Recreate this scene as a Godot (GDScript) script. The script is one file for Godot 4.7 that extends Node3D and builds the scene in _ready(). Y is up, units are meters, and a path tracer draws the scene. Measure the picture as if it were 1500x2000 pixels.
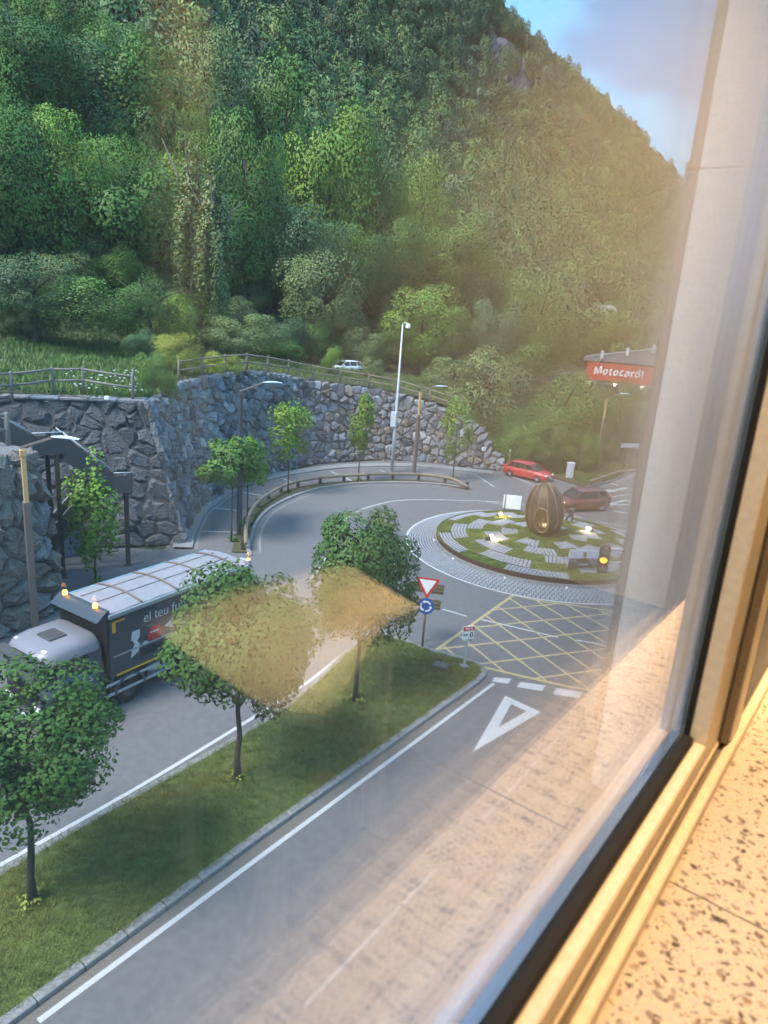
extends Node3D

const EYE := Vector3(0, 14, 0)
const NV := Vector3(0.803, 0, 0.596)      # from the window into the room
const SV := Vector3(0.596, 0, -0.803)     # along the facade, with the road
var rng := RandomNumberGenerator.new()
var M := {}
var used := {}
var T := []                                # the hillside, rows of control points from the wall top to behind the ridge


func _ready():
	camera_and_light()
	materials()
	more_materials()
	hillside()
	roads()
	island()
	roundabout()
	walls()
	building()
	far_buildings()
	forest()
	street_trees()
	fences()
	staircase()
	lamps()
	signs()
	truck()
	cars()
	small_things()
	room()


# ---------------------------------------------------------------- camera, sky, light
func camera_and_light():
	var cam := Camera3D.new()
	cam.name = "camera"
	add_child(cam)
	cam.transform = Transform3D(Basis(Vector3(0.997352, 0.069868, -0.020179), Vector3(-0.072724, 0.958189, -0.276741), Vector3(0, 0.277476, 0.960733)).orthonormalized(), EYE)
	var lens := CameraAttributesPhysical.new()
	lens.frustum_focal_length = 7.0
	lens.exposure_aperture = 2.0
	lens.frustum_focus_distance = 40.0
	cam.attributes = lens
	cam.fov = 71.464
	cam.near = 0.02
	cam.far = 3000.0
	var env := Environment.new()
	env.background_mode = Environment.BG_SKY
	env.tonemap_mode = Environment.TONE_MAPPER_LINEAR
	env.tonemap_exposure = 2.35
	env.sdfgi_enabled = true
	env.ssao_enabled = true
	env.ssil_enabled = true
	env.fog_enabled = false
	env.fog_density = 0.0005
	env.fog_light_color = Color(0.86, 0.89, 0.93)
	var sky := Sky.new()
	var pano := PanoramaSkyMaterial.new()
	pano.panorama = ImageTexture.create_from_image(sky_image())
	sky.sky_material = pano
	env.sky = sky
	env.background_energy_multiplier = 1.0
	var we := WorldEnvironment.new()
	we.name = "environment"
	we.environment = env
	add_child(we)
	var sun := DirectionalLight3D.new()
	sun.name = "evening_light"
	sun.light_energy = 1.15
	sun.light_color = Color(1.0, 0.98, 0.95)
	sun.light_angular_distance = 22.0
	sun.shadow_enabled = true
	add_child(sun)
	sun.look_at_from_position(Vector3.ZERO, -Vector3(-0.45, 0.8, 0.4), Vector3.UP)


func sky_image() -> Image:
	var w := 1024
	var h := 512
	var im := Image.create(w, h, false, Image.FORMAT_RGBF)
	var n := FastNoiseLite.new()
	n.seed = 5
	n.frequency = 1.0
	n.fractal_octaves = 5
	var banks := [Vector2(17.5, 17.0), Vector2(24, 18.5), Vector2(30, 25), Vector2(60, 20), Vector2(-80, 30), Vector2(140, 24), Vector2(95, 40), Vector2(-150, 35), Vector2(-40, 55)]
	for y in h:
		var el := 90.0 - (y + 0.5) / h * 180.0
		for x in w:
			var az := wrapf((x + 0.5) / w * 360.0, -180.0, 180.0)   # the panorama begins straight ahead
			var e := clampf(el / 90.0, 0.0, 1.0)
			var c := Color(0.19, 0.6, 0.98).lerp(Color(0.3, 0.58, 0.96), pow(e, 0.5))
			c = c.lerp(Color(0.4, 0.74, 0.98), pow(1.0 - e, 9.0) * 0.55)
			if el < 0.0:
				c = Color(0.2, 0.22, 0.23)
			elif el < 70.0:
				var d := Vector3(sin(deg_to_rad(az)) * cos(deg_to_rad(el)), sin(deg_to_rad(el)) * 2.6, cos(deg_to_rad(az)) * cos(deg_to_rad(el))) * 2.4
				var f := n.get_noise_3dv(d * 1.6) * 0.5 + 0.16 * n.get_noise_3dv(d * 6.0)
				var b := 0.0
				for k in banks:
					var da: float = wrapf(az - k.x, -180, 180)
					b = maxf(b, exp(-pow(da / 9.0, 2.0) - pow((el - k.y) / 4.2, 2.0)))
				var cover := smoothstep(0.28, 0.62, f + b * 0.75)
				c = c.lerp(Color(0.2, 0.38, 0.68), cover * 0.95)
			im.set_pixel(x, y, c)
	return im


# ---------------------------------------------------------------- helpers
func P(x: float, y: float, ahead: float) -> Vector3:
	return Vector3(x, y, -ahead)


func W(n: float, y: float, s: float) -> Vector3:                      # a place beside the window
	return EYE + NV * n + SV * s + Vector3(0, y, 0)


func numbered(called: String) -> String:
	used[called] = used.get(called, 0) + 1
	return called if used[called] == 1 else "%s_%03d" % [called, used[called] - 1]


func tag(o: Node, label: String, category := "", group := "", kind := "") -> Node:
	if label: o.set_meta("label", label)
	if category: o.set_meta("category", category)
	if group: o.set_meta("group", group)
	if kind: o.set_meta("kind", kind)
	return o


func thing(called: String, label: String, category: String, where := Vector3.ZERO, turn := 0.0, group := "") -> Node3D:
	var o := Node3D.new()
	o.name = numbered(called)
	add_child(o)
	o.position = where
	o.rotation.y = turn
	tag(o, label, category, group)
	return o


func put(called: String, mesh: Mesh, m: Material, parent: Node = self, at := Transform3D()) -> MeshInstance3D:
	var o := MeshInstance3D.new()
	o.name = numbered(called) if parent == self else called
	o.mesh = mesh
	o.material_override = m
	o.transform = at
	parent.add_child(o, true)
	return o


func new_st(smooth := false) -> SurfaceTool:
	var st := SurfaceTool.new()
	st.begin(Mesh.PRIMITIVE_TRIANGLES)
	st.set_smooth_group(0 if smooth else -1)
	return st


func obj(called: String, st: SurfaceTool, m: Material, parent: Node = self) -> MeshInstance3D:
	st.generate_normals()
	return put(called, st.commit(), m, parent)


func struct(called: String, st: SurfaceTool, m: Material) -> MeshInstance3D:
	var o := obj(called, st, m)
	o.set_meta("kind", "structure")
	return o


func tri(st: SurfaceTool, a: Vector3, b: Vector3, c: Vector3):
	st.add_vertex(a); st.add_vertex(b); st.add_vertex(c)


func quad(st: SurfaceTool, a: Vector3, b: Vector3, c: Vector3, d: Vector3):
	tri(st, a, b, c); tri(st, a, c, d)


func box(st: SurfaceTool, centre: Vector3, size: Vector3, b := Basis(), chamfer := 0.0):
	var h := size / 2.0
	if chamfer <= 0.0:
		var v := []
		for i in 8:
			v.append(centre + b * Vector3(h.x if i & 1 else -h.x, h.y if i & 2 else -h.y, h.z if i & 4 else -h.z))
		quad(st, v[0], v[1], v[3], v[2]); quad(st, v[5], v[4], v[6], v[7])
		quad(st, v[4], v[0], v[2], v[6]); quad(st, v[1], v[5], v[7], v[3])
		quad(st, v[2], v[3], v[7], v[6]); quad(st, v[4], v[5], v[1], v[0])
		return
	var c := minf(chamfer, minf(h.x, minf(h.y, h.z)) * 0.9)
	var f := {}
	for i in 8:
		var s := Vector3(1 if i & 1 else -1, 1 if i & 2 else -1, 1 if i & 4 else -1)
		for a in 3:
			var p := s * h
			for k in 3:
				if k != a:
					p[k] -= s[k] * c
			f[i * 3 + a] = centre + b * p
	for a in 3:
		var u := (a + 1) % 3
		var w := (a + 2) % 3
		for sg in 2:
			var q := []
			for k in [[0, 0], [1, 0], [1, 1], [0, 1]]:
				q.append(f[((sg << a) | (k[0] << u) | (k[1] << w)) * 3 + a])
			if sg: quad(st, q[3], q[2], q[1], q[0])
			else: quad(st, q[0], q[1], q[2], q[3])
	for a in 3:                                        # edges along axis a
		var u := (a + 1) % 3
		var w := (a + 2) % 3
		for k in [[0, 0], [1, 0], [1, 1], [0, 1]]:
			var i0: int = (k[0] << u) | (k[1] << w)
			var i1: int = i0 | (1 << a)
			if (k[0] + k[1]) % 2: quad(st, f[i0 * 3 + u], f[i0 * 3 + w], f[i1 * 3 + w], f[i1 * 3 + u])
			else: quad(st, f[i0 * 3 + w], f[i0 * 3 + u], f[i1 * 3 + u], f[i1 * 3 + w])
	for i in 8:
		if [0, 3, 5, 6].has(i): tri(st, f[i * 3], f[i * 3 + 1], f[i * 3 + 2])
		else: tri(st, f[i * 3], f[i * 3 + 2], f[i * 3 + 1])


func bar(st: SurfaceTool, a: Vector3, b: Vector3, w: float, h: float, chamfer := 0.0, up := Vector3.UP):
	var z := (b - a).normalized()
	var x := up.cross(z)
	x = Vector3.RIGHT if x.length() < 0.01 else x.normalized()
	box(st, (a + b) / 2.0, Vector3(w, h, a.distance_to(b)), Basis(x, z.cross(x), z), chamfer)


func tube(st: SurfaceTool, pts: Array, radii, seg := 8, caps := true):
	var rings := []
	var n := pts.size()
	var side := Vector3.ZERO
	for i in n:
		var t: Vector3 = (pts[mini(i + 1, n - 1)] - pts[maxi(i - 1, 0)]).normalized()
		if side == Vector3.ZERO:
			side = t.cross(Vector3.UP if absf(t.y) < 0.9 else Vector3.RIGHT).normalized()
		side = (side - t * side.dot(t)).normalized()
		var o := t.cross(side)
		var r: float = radii[i] if radii is Array else radii
		var ring := []
		for k in seg:
			var a := TAU * k / seg
			ring.append(pts[i] + (side * cos(a) + o * sin(a)) * r)
		rings.append(ring)
	for i in n - 1:
		for k in seg:
			var k2 := (k + 1) % seg
			quad(st, rings[i][k], rings[i][k2], rings[i + 1][k2], rings[i + 1][k])
	if caps:
		for k in seg - 2:
			tri(st, rings[0][0], rings[0][k + 2], rings[0][k + 1])
			tri(st, rings[n - 1][0], rings[n - 1][k + 1], rings[n - 1][k + 2])


func lathe(st: SurfaceTool, profile: Array, seg := 24, at := Transform3D(), from := 0.0, to := TAU):
	for i in profile.size() - 1:
		for k in seg:
			var a := from + (to - from) * k / seg
			var b := from + (to - from) * (k + 1) / seg
			var p: Vector2 = profile[i]
			var q: Vector2 = profile[i + 1]
			var v := [Vector3(cos(a) * p.x, p.y, sin(a) * p.x), Vector3(cos(b) * p.x, p.y, sin(b) * p.x), Vector3(cos(b) * q.x, q.y, sin(b) * q.x), Vector3(cos(a) * q.x, q.y, sin(a) * q.x)]
			if p.x > 1e-4: tri(st, at * v[0], at * v[1], at * v[2])
			if q.x > 1e-4: tri(st, at * v[0], at * v[2], at * v[3])


# a flat polygon given in a plane (origin o, axes u and v), pushed out along d
func slab(st: SurfaceTool, poly: PackedVector2Array, o: Vector3, u: Vector3, v: Vector3, d: Vector3, back := true):
	var idx := Geometry2D.triangulate_polygon(poly)
	var p := []
	for q in poly: p.append(o + u * q.x + v * q.y)
	for i in range(0, idx.size(), 3):
		tri(st, p[idx[i]] + d, p[idx[i + 1]] + d, p[idx[i + 2]] + d)
		if back: tri(st, p[idx[i]], p[idx[i + 2]], p[idx[i + 1]])
	if d.length() > 0.0:
		for i in p.size():
			var j := (i + 1) % p.size()
			quad(st, p[i], p[j], p[j] + d, p[i] + d)


# plan polygons are lists of Vector2(x, ahead)
func plan(st: SurfaceTool, poly: Array, y0: float, y1: float):
	slab(st, PackedVector2Array(poly), Vector3(0, y0, 0), Vector3.RIGHT, Vector3.FORWARD, Vector3(0, y1 - y0, 0), y1 > y0)


func sheet(st: SurfaceTool, poly: Array, y: float):
	slab(st, PackedVector2Array(poly), Vector3(0, y, 0), Vector3.RIGHT, Vector3.FORWARD, Vector3.ZERO, false)


func offset_line(pts: Array, d: float) -> Array:
	var out := []
	for i in pts.size():
		var t: Vector2 = (pts[mini(i + 1, pts.size() - 1)] - pts[maxi(i - 1, 0)]).normalized()
		out.append(pts[i] + Vector2(-t.y, t.x) * d)
	return out


func ribbon(st: SurfaceTool, pts: Array, w: float, y: float):
	var a := offset_line(pts, w / 2.0)
	var b := offset_line(pts, -w / 2.0)
	for i in pts.size() - 1:
		quad(st, P(a[i].x, y, a[i].y), P(a[i + 1].x, y, a[i + 1].y), P(b[i + 1].x, y, b[i + 1].y), P(b[i].x, y, b[i].y))


func smooth_line(pts: Array, steps := 6) -> Array:
	var out := []
	for i in pts.size() - 1:
		for k in steps:
			out.append(pts[i].cubic_interpolate(pts[i + 1], pts[maxi(i - 1, 0)], pts[mini(i + 2, pts.size() - 1)], float(k) / steps))
	out.append(pts[-1])
	return out


func along(pts: Array, at: float) -> Array:                            # place and direction at a length along a line
	for i in pts.size() - 1:
		var l: float = pts[i].distance_to(pts[i + 1])
		if at <= l or i == pts.size() - 2:
			return [pts[i].lerp(pts[i + 1], at / maxf(l, 1e-6)), (pts[i + 1] - pts[i]).normalized()]
		at -= l
	return []


func length_of(pts: Array) -> float:
	var l := 0.0
	for i in pts.size() - 1: l += pts[i].distance_to(pts[i + 1])
	return l


func lettering(called: String, text: String, size: float, m: Material, parent: Node, at: Transform3D, bold := true, depth := 0.01, slant := 0.0) -> MeshInstance3D:
	var t := TextMesh.new()
	var f := SystemFont.new()
	f.font_names = PackedStringArray(["Droid Sans"])
	f.font_weight = 700 if bold else 400
	if slant != 0.0:
		var v := FontVariation.new()
		v.base_font = f
		v.variation_transform = Transform2D(Vector2(1, 0), Vector2(slant, 1), Vector2.ZERO)
		t.font = v
	else:
		t.font = f
	t.text = text
	t.font_size = 64
	t.pixel_size = size / 46.0
	t.depth = depth
	return put(called, t, m, parent, at)


# ---------------------------------------------------------------- materials
func mat(key: String, c: Color, rough := 0.8, metal := 0.0) -> StandardMaterial3D:
	var m := StandardMaterial3D.new()
	m.resource_name = key
	m.albedo_color = c.linear_to_srgb()
	m.roughness = rough
	m.metallic = metal
	m.cull_mode = BaseMaterial3D.CULL_DISABLED
	M[key] = m
	return m


func noise_tex(freq: float, lo: Color, hi: Color, sd: int, kind := FastNoiseLite.TYPE_SIMPLEX_SMOOTH, octaves := 4, size := 512, stops := []) -> NoiseTexture2D:
	var n := FastNoiseLite.new()
	n.noise_type = kind
	n.frequency = freq
	n.seed = sd
	n.fractal_octaves = octaves
	var t := NoiseTexture2D.new()
	t.width = size; t.height = size
	t.seamless = true
	t.noise = n
	var g := Gradient.new()
	if stops.is_empty():
		g.set_color(0, lo.linear_to_srgb()); g.set_color(1, hi.linear_to_srgb())
	else:
		g.offsets = PackedFloat32Array(stops[0])
		var cs := PackedColorArray()
		for c in stops[1]: cs.append(c.linear_to_srgb())
		g.colors = cs
	t.color_ramp = g
	return t


func height_tex(freq: float, sd: int, octaves := 4, size := 512) -> NoiseTexture2D:
	return noise_tex(freq, Color.BLACK, Color.WHITE, sd, FastNoiseLite.TYPE_SIMPLEX_SMOOTH, octaves, size)


func triplanar(m: StandardMaterial3D, tex: Texture2D, metres: float, world := true) -> StandardMaterial3D:
	m.albedo_texture = tex
	m.uv1_triplanar = true
	m.uv1_world_triplanar = world
	m.uv1_scale = Vector3.ONE / metres
	return m


func detail(m: StandardMaterial3D, height: Texture2D, cm: float) -> StandardMaterial3D:
	m.heightmap_enabled = true
	m.heightmap_texture = height
	m.heightmap_scale = cm
	return m


func grey(v: float) -> Color:
	return Color(v, v, v)


func materials():
	var coarse := height_tex(0.02, 11)
	var fine := height_tex(0.12, 12)
	# asphalt: aggregate speckle in a 2.3 m tile over patches and worn tracks in a 17 m tile
	var specks := noise_tex(0.35, grey(0.55), grey(1.25), 21, FastNoiseLite.TYPE_CELLULAR, 2, 1024)
	var a := triplanar(mat("asphalt", Color(0.125, 0.125, 0.142), 0.85), specks, 3.1)
	detail(a, fine, 0.6)
	var patches := noise_tex(0.008, grey(0.44), grey(0.58), 22, FastNoiseLite.TYPE_SIMPLEX_SMOOTH, 5, 1024)
	a.detail_enabled = true
	a.detail_blend_mode = BaseMaterial3D.BLEND_MODE_MUL
	a.detail_albedo = patches
	a.albedo_color = Color(0.315, 0.31, 0.325).linear_to_srgb()
	triplanar(mat("paint_white", Color(0.62, 0.62, 0.62), 0.6), noise_tex(0.09, grey(0.55), grey(1.0), 31, FastNoiseLite.TYPE_SIMPLEX_SMOOTH, 5), 2.1)
	triplanar(mat("paint_worn", Color(0.36, 0.36, 0.37), 0.7), noise_tex(0.12, grey(0.35), grey(1.0), 32, FastNoiseLite.TYPE_SIMPLEX_SMOOTH, 5), 1.7)
	triplanar(mat("paint_yellow", Color(0.55, 0.44, 0.22), 0.65), noise_tex(0.1, grey(0.6), grey(1.0), 33, FastNoiseLite.TYPE_SIMPLEX_SMOOTH, 5), 1.9)
	detail(triplanar(mat("concrete", Color(0.3, 0.3, 0.3), 0.85), noise_tex(0.03, grey(0.55), grey(1.05), 34, FastNoiseLite.TYPE_SIMPLEX_SMOOTH, 6), 2.6), fine, 0.3)
	detail(triplanar(mat("gutter", Color(0.19, 0.175, 0.155), 0.85), noise_tex(0.05, grey(0.5), grey(1.1), 35, FastNoiseLite.TYPE_SIMPLEX_SMOOTH, 6), 1.4), fine, 0.3)
	detail(triplanar(mat("soil", Color(0.1, 0.085, 0.05), 0.95), noise_tex(0.06, Color(0.5, 0.7, 0.3), Color(1, 1, 1), 36), 3.0), coarse, 3.0)
	detail(triplanar(mat("turf", Color(0.1, 0.14, 0.03), 0.95), noise_tex(0.03, Color(0.75, 0.72, 0.7), Color(1.15, 1.1, 1.0), 37, FastNoiseLite.TYPE_SIMPLEX_SMOOTH, 6), 4.2), fine, 2.0)
	detail(triplanar(mat("undergrowth", Color(0.045, 0.06, 0.022), 1.0), noise_tex(0.03, grey(0.4), grey(1.1), 38, FastNoiseLite.TYPE_SIMPLEX_SMOOTH, 6), 9.0), coarse, 10.0)
	for g in ["grass", "meadow"]:
		var m := mat(g, Color(0.115, 0.16, 0.03) if g == "grass" else Color(0.13, 0.2, 0.04), 0.7)
		m.vertex_color_use_as_albedo = true
		m.backlight_enabled = true
		m.backlight = Color(0.35, 0.4, 0.2)
	# rock
	var veins := noise_tex(0.02, grey(0.3), grey(1.0), 41, FastNoiseLite.TYPE_SIMPLEX_SMOOTH, 7, 1024, [[0.0, 0.32, 0.5, 0.72, 1.0], [grey(0.22), grey(0.5), grey(0.72), grey(0.95), grey(1.25)]])
	var tones := {"rock_grey": Color(0.2, 0.2, 0.21), "rock_pale": Color(0.33, 0.33, 0.34), "rock_dark": Color(0.1, 0.105, 0.115), "rock_brown": Color(0.21, 0.18, 0.15), "rock_blue": Color(0.2, 0.22, 0.26), "rock_slate": Color(0.075, 0.08, 0.092), "rock_earth": Color(0.2, 0.175, 0.15)}
	for k in tones:
		var m := mat(k, tones[k] * 1.3, 0.85)
		triplanar(m, veins, 1.6)
		detail(m, coarse, 7.0)
	triplanar(mat("rock_core", Color(0.12, 0.118, 0.115), 0.95), veins, 2.2)
	triplanar(mat("rock_gap", Color(0.06, 0.062, 0.068), 0.95), veins, 2.2)
	triplanar(mat("cliff", Color(0.2, 0.18, 0.2), 0.9), veins, 9.0)
	var setts := triplanar(mat("sett", Color(0.38, 0.395, 0.44), 0.75), noise_tex(0.05, grey(0.5), grey(1.15), 42, FastNoiseLite.TYPE_SIMPLEX_SMOOTH, 5), 1.2)
	detail(setts, fine, 0.6)
	triplanar(mat("sett_joint", Color(0.03, 0.03, 0.03), 0.95), veins, 1.0)
	detail(triplanar(mat("corten", Color(0.085, 0.04, 0.022), 0.8), noise_tex(0.04, grey(0.55), grey(1.2), 43, FastNoiseLite.TYPE_SIMPLEX_SMOOTH, 6), 1.3), fine, 0.2)
	mat("bronze", Color(0.1, 0.06, 0.035), 0.55, 0.3)
	mat("bronze_edge", Color(0.3, 0.22, 0.14), 0.45, 0.4)
	mat("gold_slat", Color(0.4, 0.33, 0.2), 0.4, 0.4)
	# timber
	detail(triplanar(mat("timber", Color(0.27, 0.22, 0.165), 0.85), noise_tex(0.05, grey(0.5), grey(1.1), 44, FastNoiseLite.TYPE_SIMPLEX_SMOOTH, 5), 0.7), fine, 0.4)
	detail(triplanar(mat("timber_grey", Color(0.22, 0.21, 0.19), 0.85), noise_tex(0.05, grey(0.5), grey(1.1), 45, FastNoiseLite.TYPE_SIMPLEX_SMOOTH, 5), 0.7), fine, 0.4)
	mat("timber_dark", Color(0.06, 0.045, 0.035), 0.85)
	detail(triplanar(mat("bark", Color(0.07, 0.058, 0.045), 0.95), noise_tex(0.06, grey(0.5), grey(1.2), 46), 0.5), fine, 0.8)
	detail(triplanar(mat("bark_pale", Color(0.2, 0.19, 0.17), 0.95), noise_tex(0.06, grey(0.5), grey(1.2), 47), 0.5), fine, 0.8)
	# foliage tones
	var leaf := {"leaf_deep": Color(0.032, 0.075, 0.03), "leaf_mid": Color(0.05, 0.108, 0.035), "leaf_fresh": Color(0.085, 0.155, 0.04), "leaf_blue": Color(0.045, 0.09, 0.06), "leaf_pale": Color(0.085, 0.125, 0.07), "leaf_yellow": Color(0.15, 0.19, 0.05), "leaf_linden": Color(0.031, 0.074, 0.022), "leaf_maple": Color(0.075, 0.15, 0.028)}
	for k in leaf:
		var m := mat(k, leaf[k] * Color(2.15, 1.95, 1.35), 0.55)
		m.vertex_color_use_as_albedo = true
		m.backlight_enabled = true
		m.backlight = Color(0.45, 0.5, 0.3)
		m.metallic_specular = 0.35
	# metal, paint, glass
	mat("steel", Color(0.4, 0.42, 0.45), 0.4, 0.6)
	mat("galvanised", Color(0.42, 0.45, 0.48), 0.5, 0.3)
	mat("dark_steel", Color(0.055, 0.055, 0.058), 0.55)
	mat("panel_grey", Color(0.05, 0.052, 0.058), 0.6)
	mat("door_blue", Color(0.11, 0.15, 0.2), 0.5)
	mat("lamp_brown", Color(0.15, 0.115, 0.1), 0.6)
	mat("lamp_tan", Color(0.55, 0.34, 0.15), 0.6)
	mat("lamp_head", Color(0.5, 0.62, 0.68), 0.35)
	mat("white", Color(0.75, 0.75, 0.75), 0.5)
	mat("off_white", Color(0.55, 0.56, 0.58), 0.6)
	mat("sign_red", Color(0.5, 0.02, 0.03), 0.4)
	mat("sign_blue", Color(0.01, 0.07, 0.28), 0.4)
	mat("sign_back", Color(0.1, 0.085, 0.06), 0.6)
	mat("sign_olive", Color(0.2, 0.16, 0.085), 0.6)
	mat("black", Color(0.012, 0.012, 0.013), 0.5)
	mat("rubber", Color(0.02, 0.02, 0.021), 0.8)
	mat("truck_grey", Color(0.035, 0.052, 0.07), 0.35)
	mat("truck_cab", Color(0.05, 0.068, 0.085), 0.3)
	mat("truck_roof", Color(0.2, 0.2, 0.23), 0.4)
	detail(triplanar(mat("tarp", Color(0.27, 0.27, 0.3), 0.6), noise_tex(0.02, grey(0.85), grey(1.05), 51), 3.0), coarse, 2.0)
	mat("reflector_yellow", Color(0.75, 0.4, 0.03), 0.4)
	mat("truck_red", Color(0.5, 0.02, 0.04), 0.4)
	mat("car_red", Color(0.5, 0.03, 0.03), 0.25)
	M.car_red.clearcoat_enabled = true
	mat("car_maroon", Color(0.16, 0.035, 0.025), 0.25)
	M.car_maroon.clearcoat_enabled = true
	mat("car_white", Color(0.7, 0.72, 0.74), 0.3)
	mat("dark_glass", Color(0.015, 0.018, 0.02), 0.06)
	mat("chrome", Color(0.75, 0.76, 0.78), 0.15, 1.0)
	mat("roof_grey", Color(0.16, 0.17, 0.2), 0.6)
	mat("facade_red", Color(0.45, 0.05, 0.04), 0.5)
	mat("facade_grey", Color(0.2, 0.2, 0.2), 0.7)
	mat("skin", Color(0.45, 0.26, 0.18), 0.6)
	mat("shirt", Color(0.25, 0.12, 0.1), 0.8)
	var pane := mat("pane", Color(0.98, 1.0, 1.0, 0.0), 0.0)
	pane.albedo_color = Color(0.98, 1.0, 1.0, 0.02)
	pane.transparency = BaseMaterial3D.TRANSPARENCY_ALPHA
	glow("glow_amber", Color(1.0, 0.42, 0.02), 3.0)
	glow("glow_uplight", Color(1.0, 0.8, 0.35), 12.0)
	glow("glow_warm", Color(1.0, 0.85, 0.6), 2.0)
	glow("glow_beacon", Color(1.0, 0.4, 0.05), 6.0)
	glow("glow_marker", Color(1.0, 0.75, 0.2), 2.5)
	glow("glow_lamp", Color(1.0, 0.72, 0.4), 4.0)


func glow(key: String, c: Color, e: float):
	var m := mat(key, c * 0.5, 0.5)
	m.emission_enabled = true
	m.emission = c.linear_to_srgb()
	m.emission_energy_multiplier = e


func downlight(called: String, at: Vector3, e: float, cone: float, to := Vector3.ZERO):
	var root := thing("downlight", "small round warm downlight in the ceiling, " + called, "ceiling light", at)
	var st := new_st(true)
	lathe(st, [Vector2(0.035, 0.0), Vector2(0.05, -0.004), Vector2(0.05, 0.006)], 20)
	obj("ring", st, M.steel, root)
	st = new_st(true)
	lathe(st, [Vector2(0.0, 0.001), Vector2(0.034, 0.001)], 20)
	obj("lens", st, M.glow_lamp, root)
	var l := SpotLight3D.new()
	l.name = numbered("downlight_beam")
	l.light_color = Color(1.0, 0.68, 0.37).linear_to_srgb()
	l.light_energy = e
	l.light_size = 0.035
	l.spot_angle = cone
	l.spot_angle_attenuation = 0.9
	l.spot_range = 12.0
	l.shadow_enabled = true
	add_child(l)
	l.position = at + Vector3(0, -0.012, 0)
	if to == Vector3.ZERO: l.rotation = Vector3(-PI / 2.0, 0, 0)
	else: l.look_at_from_position(l.position, l.position + to, Vector3.UP)


func omni(called: String, at: Vector3, c: Color, e: float, size: float, reach := 20.0):
	var l := OmniLight3D.new()
	l.name = numbered(called)
	l.light_color = c.linear_to_srgb()
	l.light_energy = e
	l.light_size = size
	l.omni_range = reach
	l.omni_attenuation = 2.0
	l.shadow_enabled = true
	add_child(l)
	l.position = at


# ---------------------------------------------------------------- the hillside
func hill(u: float, v: float) -> Vector3:
	u = clampf(u, 0.0, 11.999)
	v = clampf(v, 0.0, 4.999)
	var i := int(u)
	var j := int(v)
	var rows := []
	for k in range(j - 1, j + 3):
		var r: Array = T[clampi(k, 0, 5)]
		rows.append(r[i].cubic_interpolate(r[i + 1], r[maxi(i - 1, 0)], r[mini(i + 2, 12)], u - i))
	var p: Vector3 = rows[1].cubic_interpolate(rows[2], rows[0], rows[3], v - j)
	var q: Vector3 = rows[1].lerp(rows[2], v - j)
	return q.lerp(p, 0.6 if v > 0.5 else 0.0)


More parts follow.
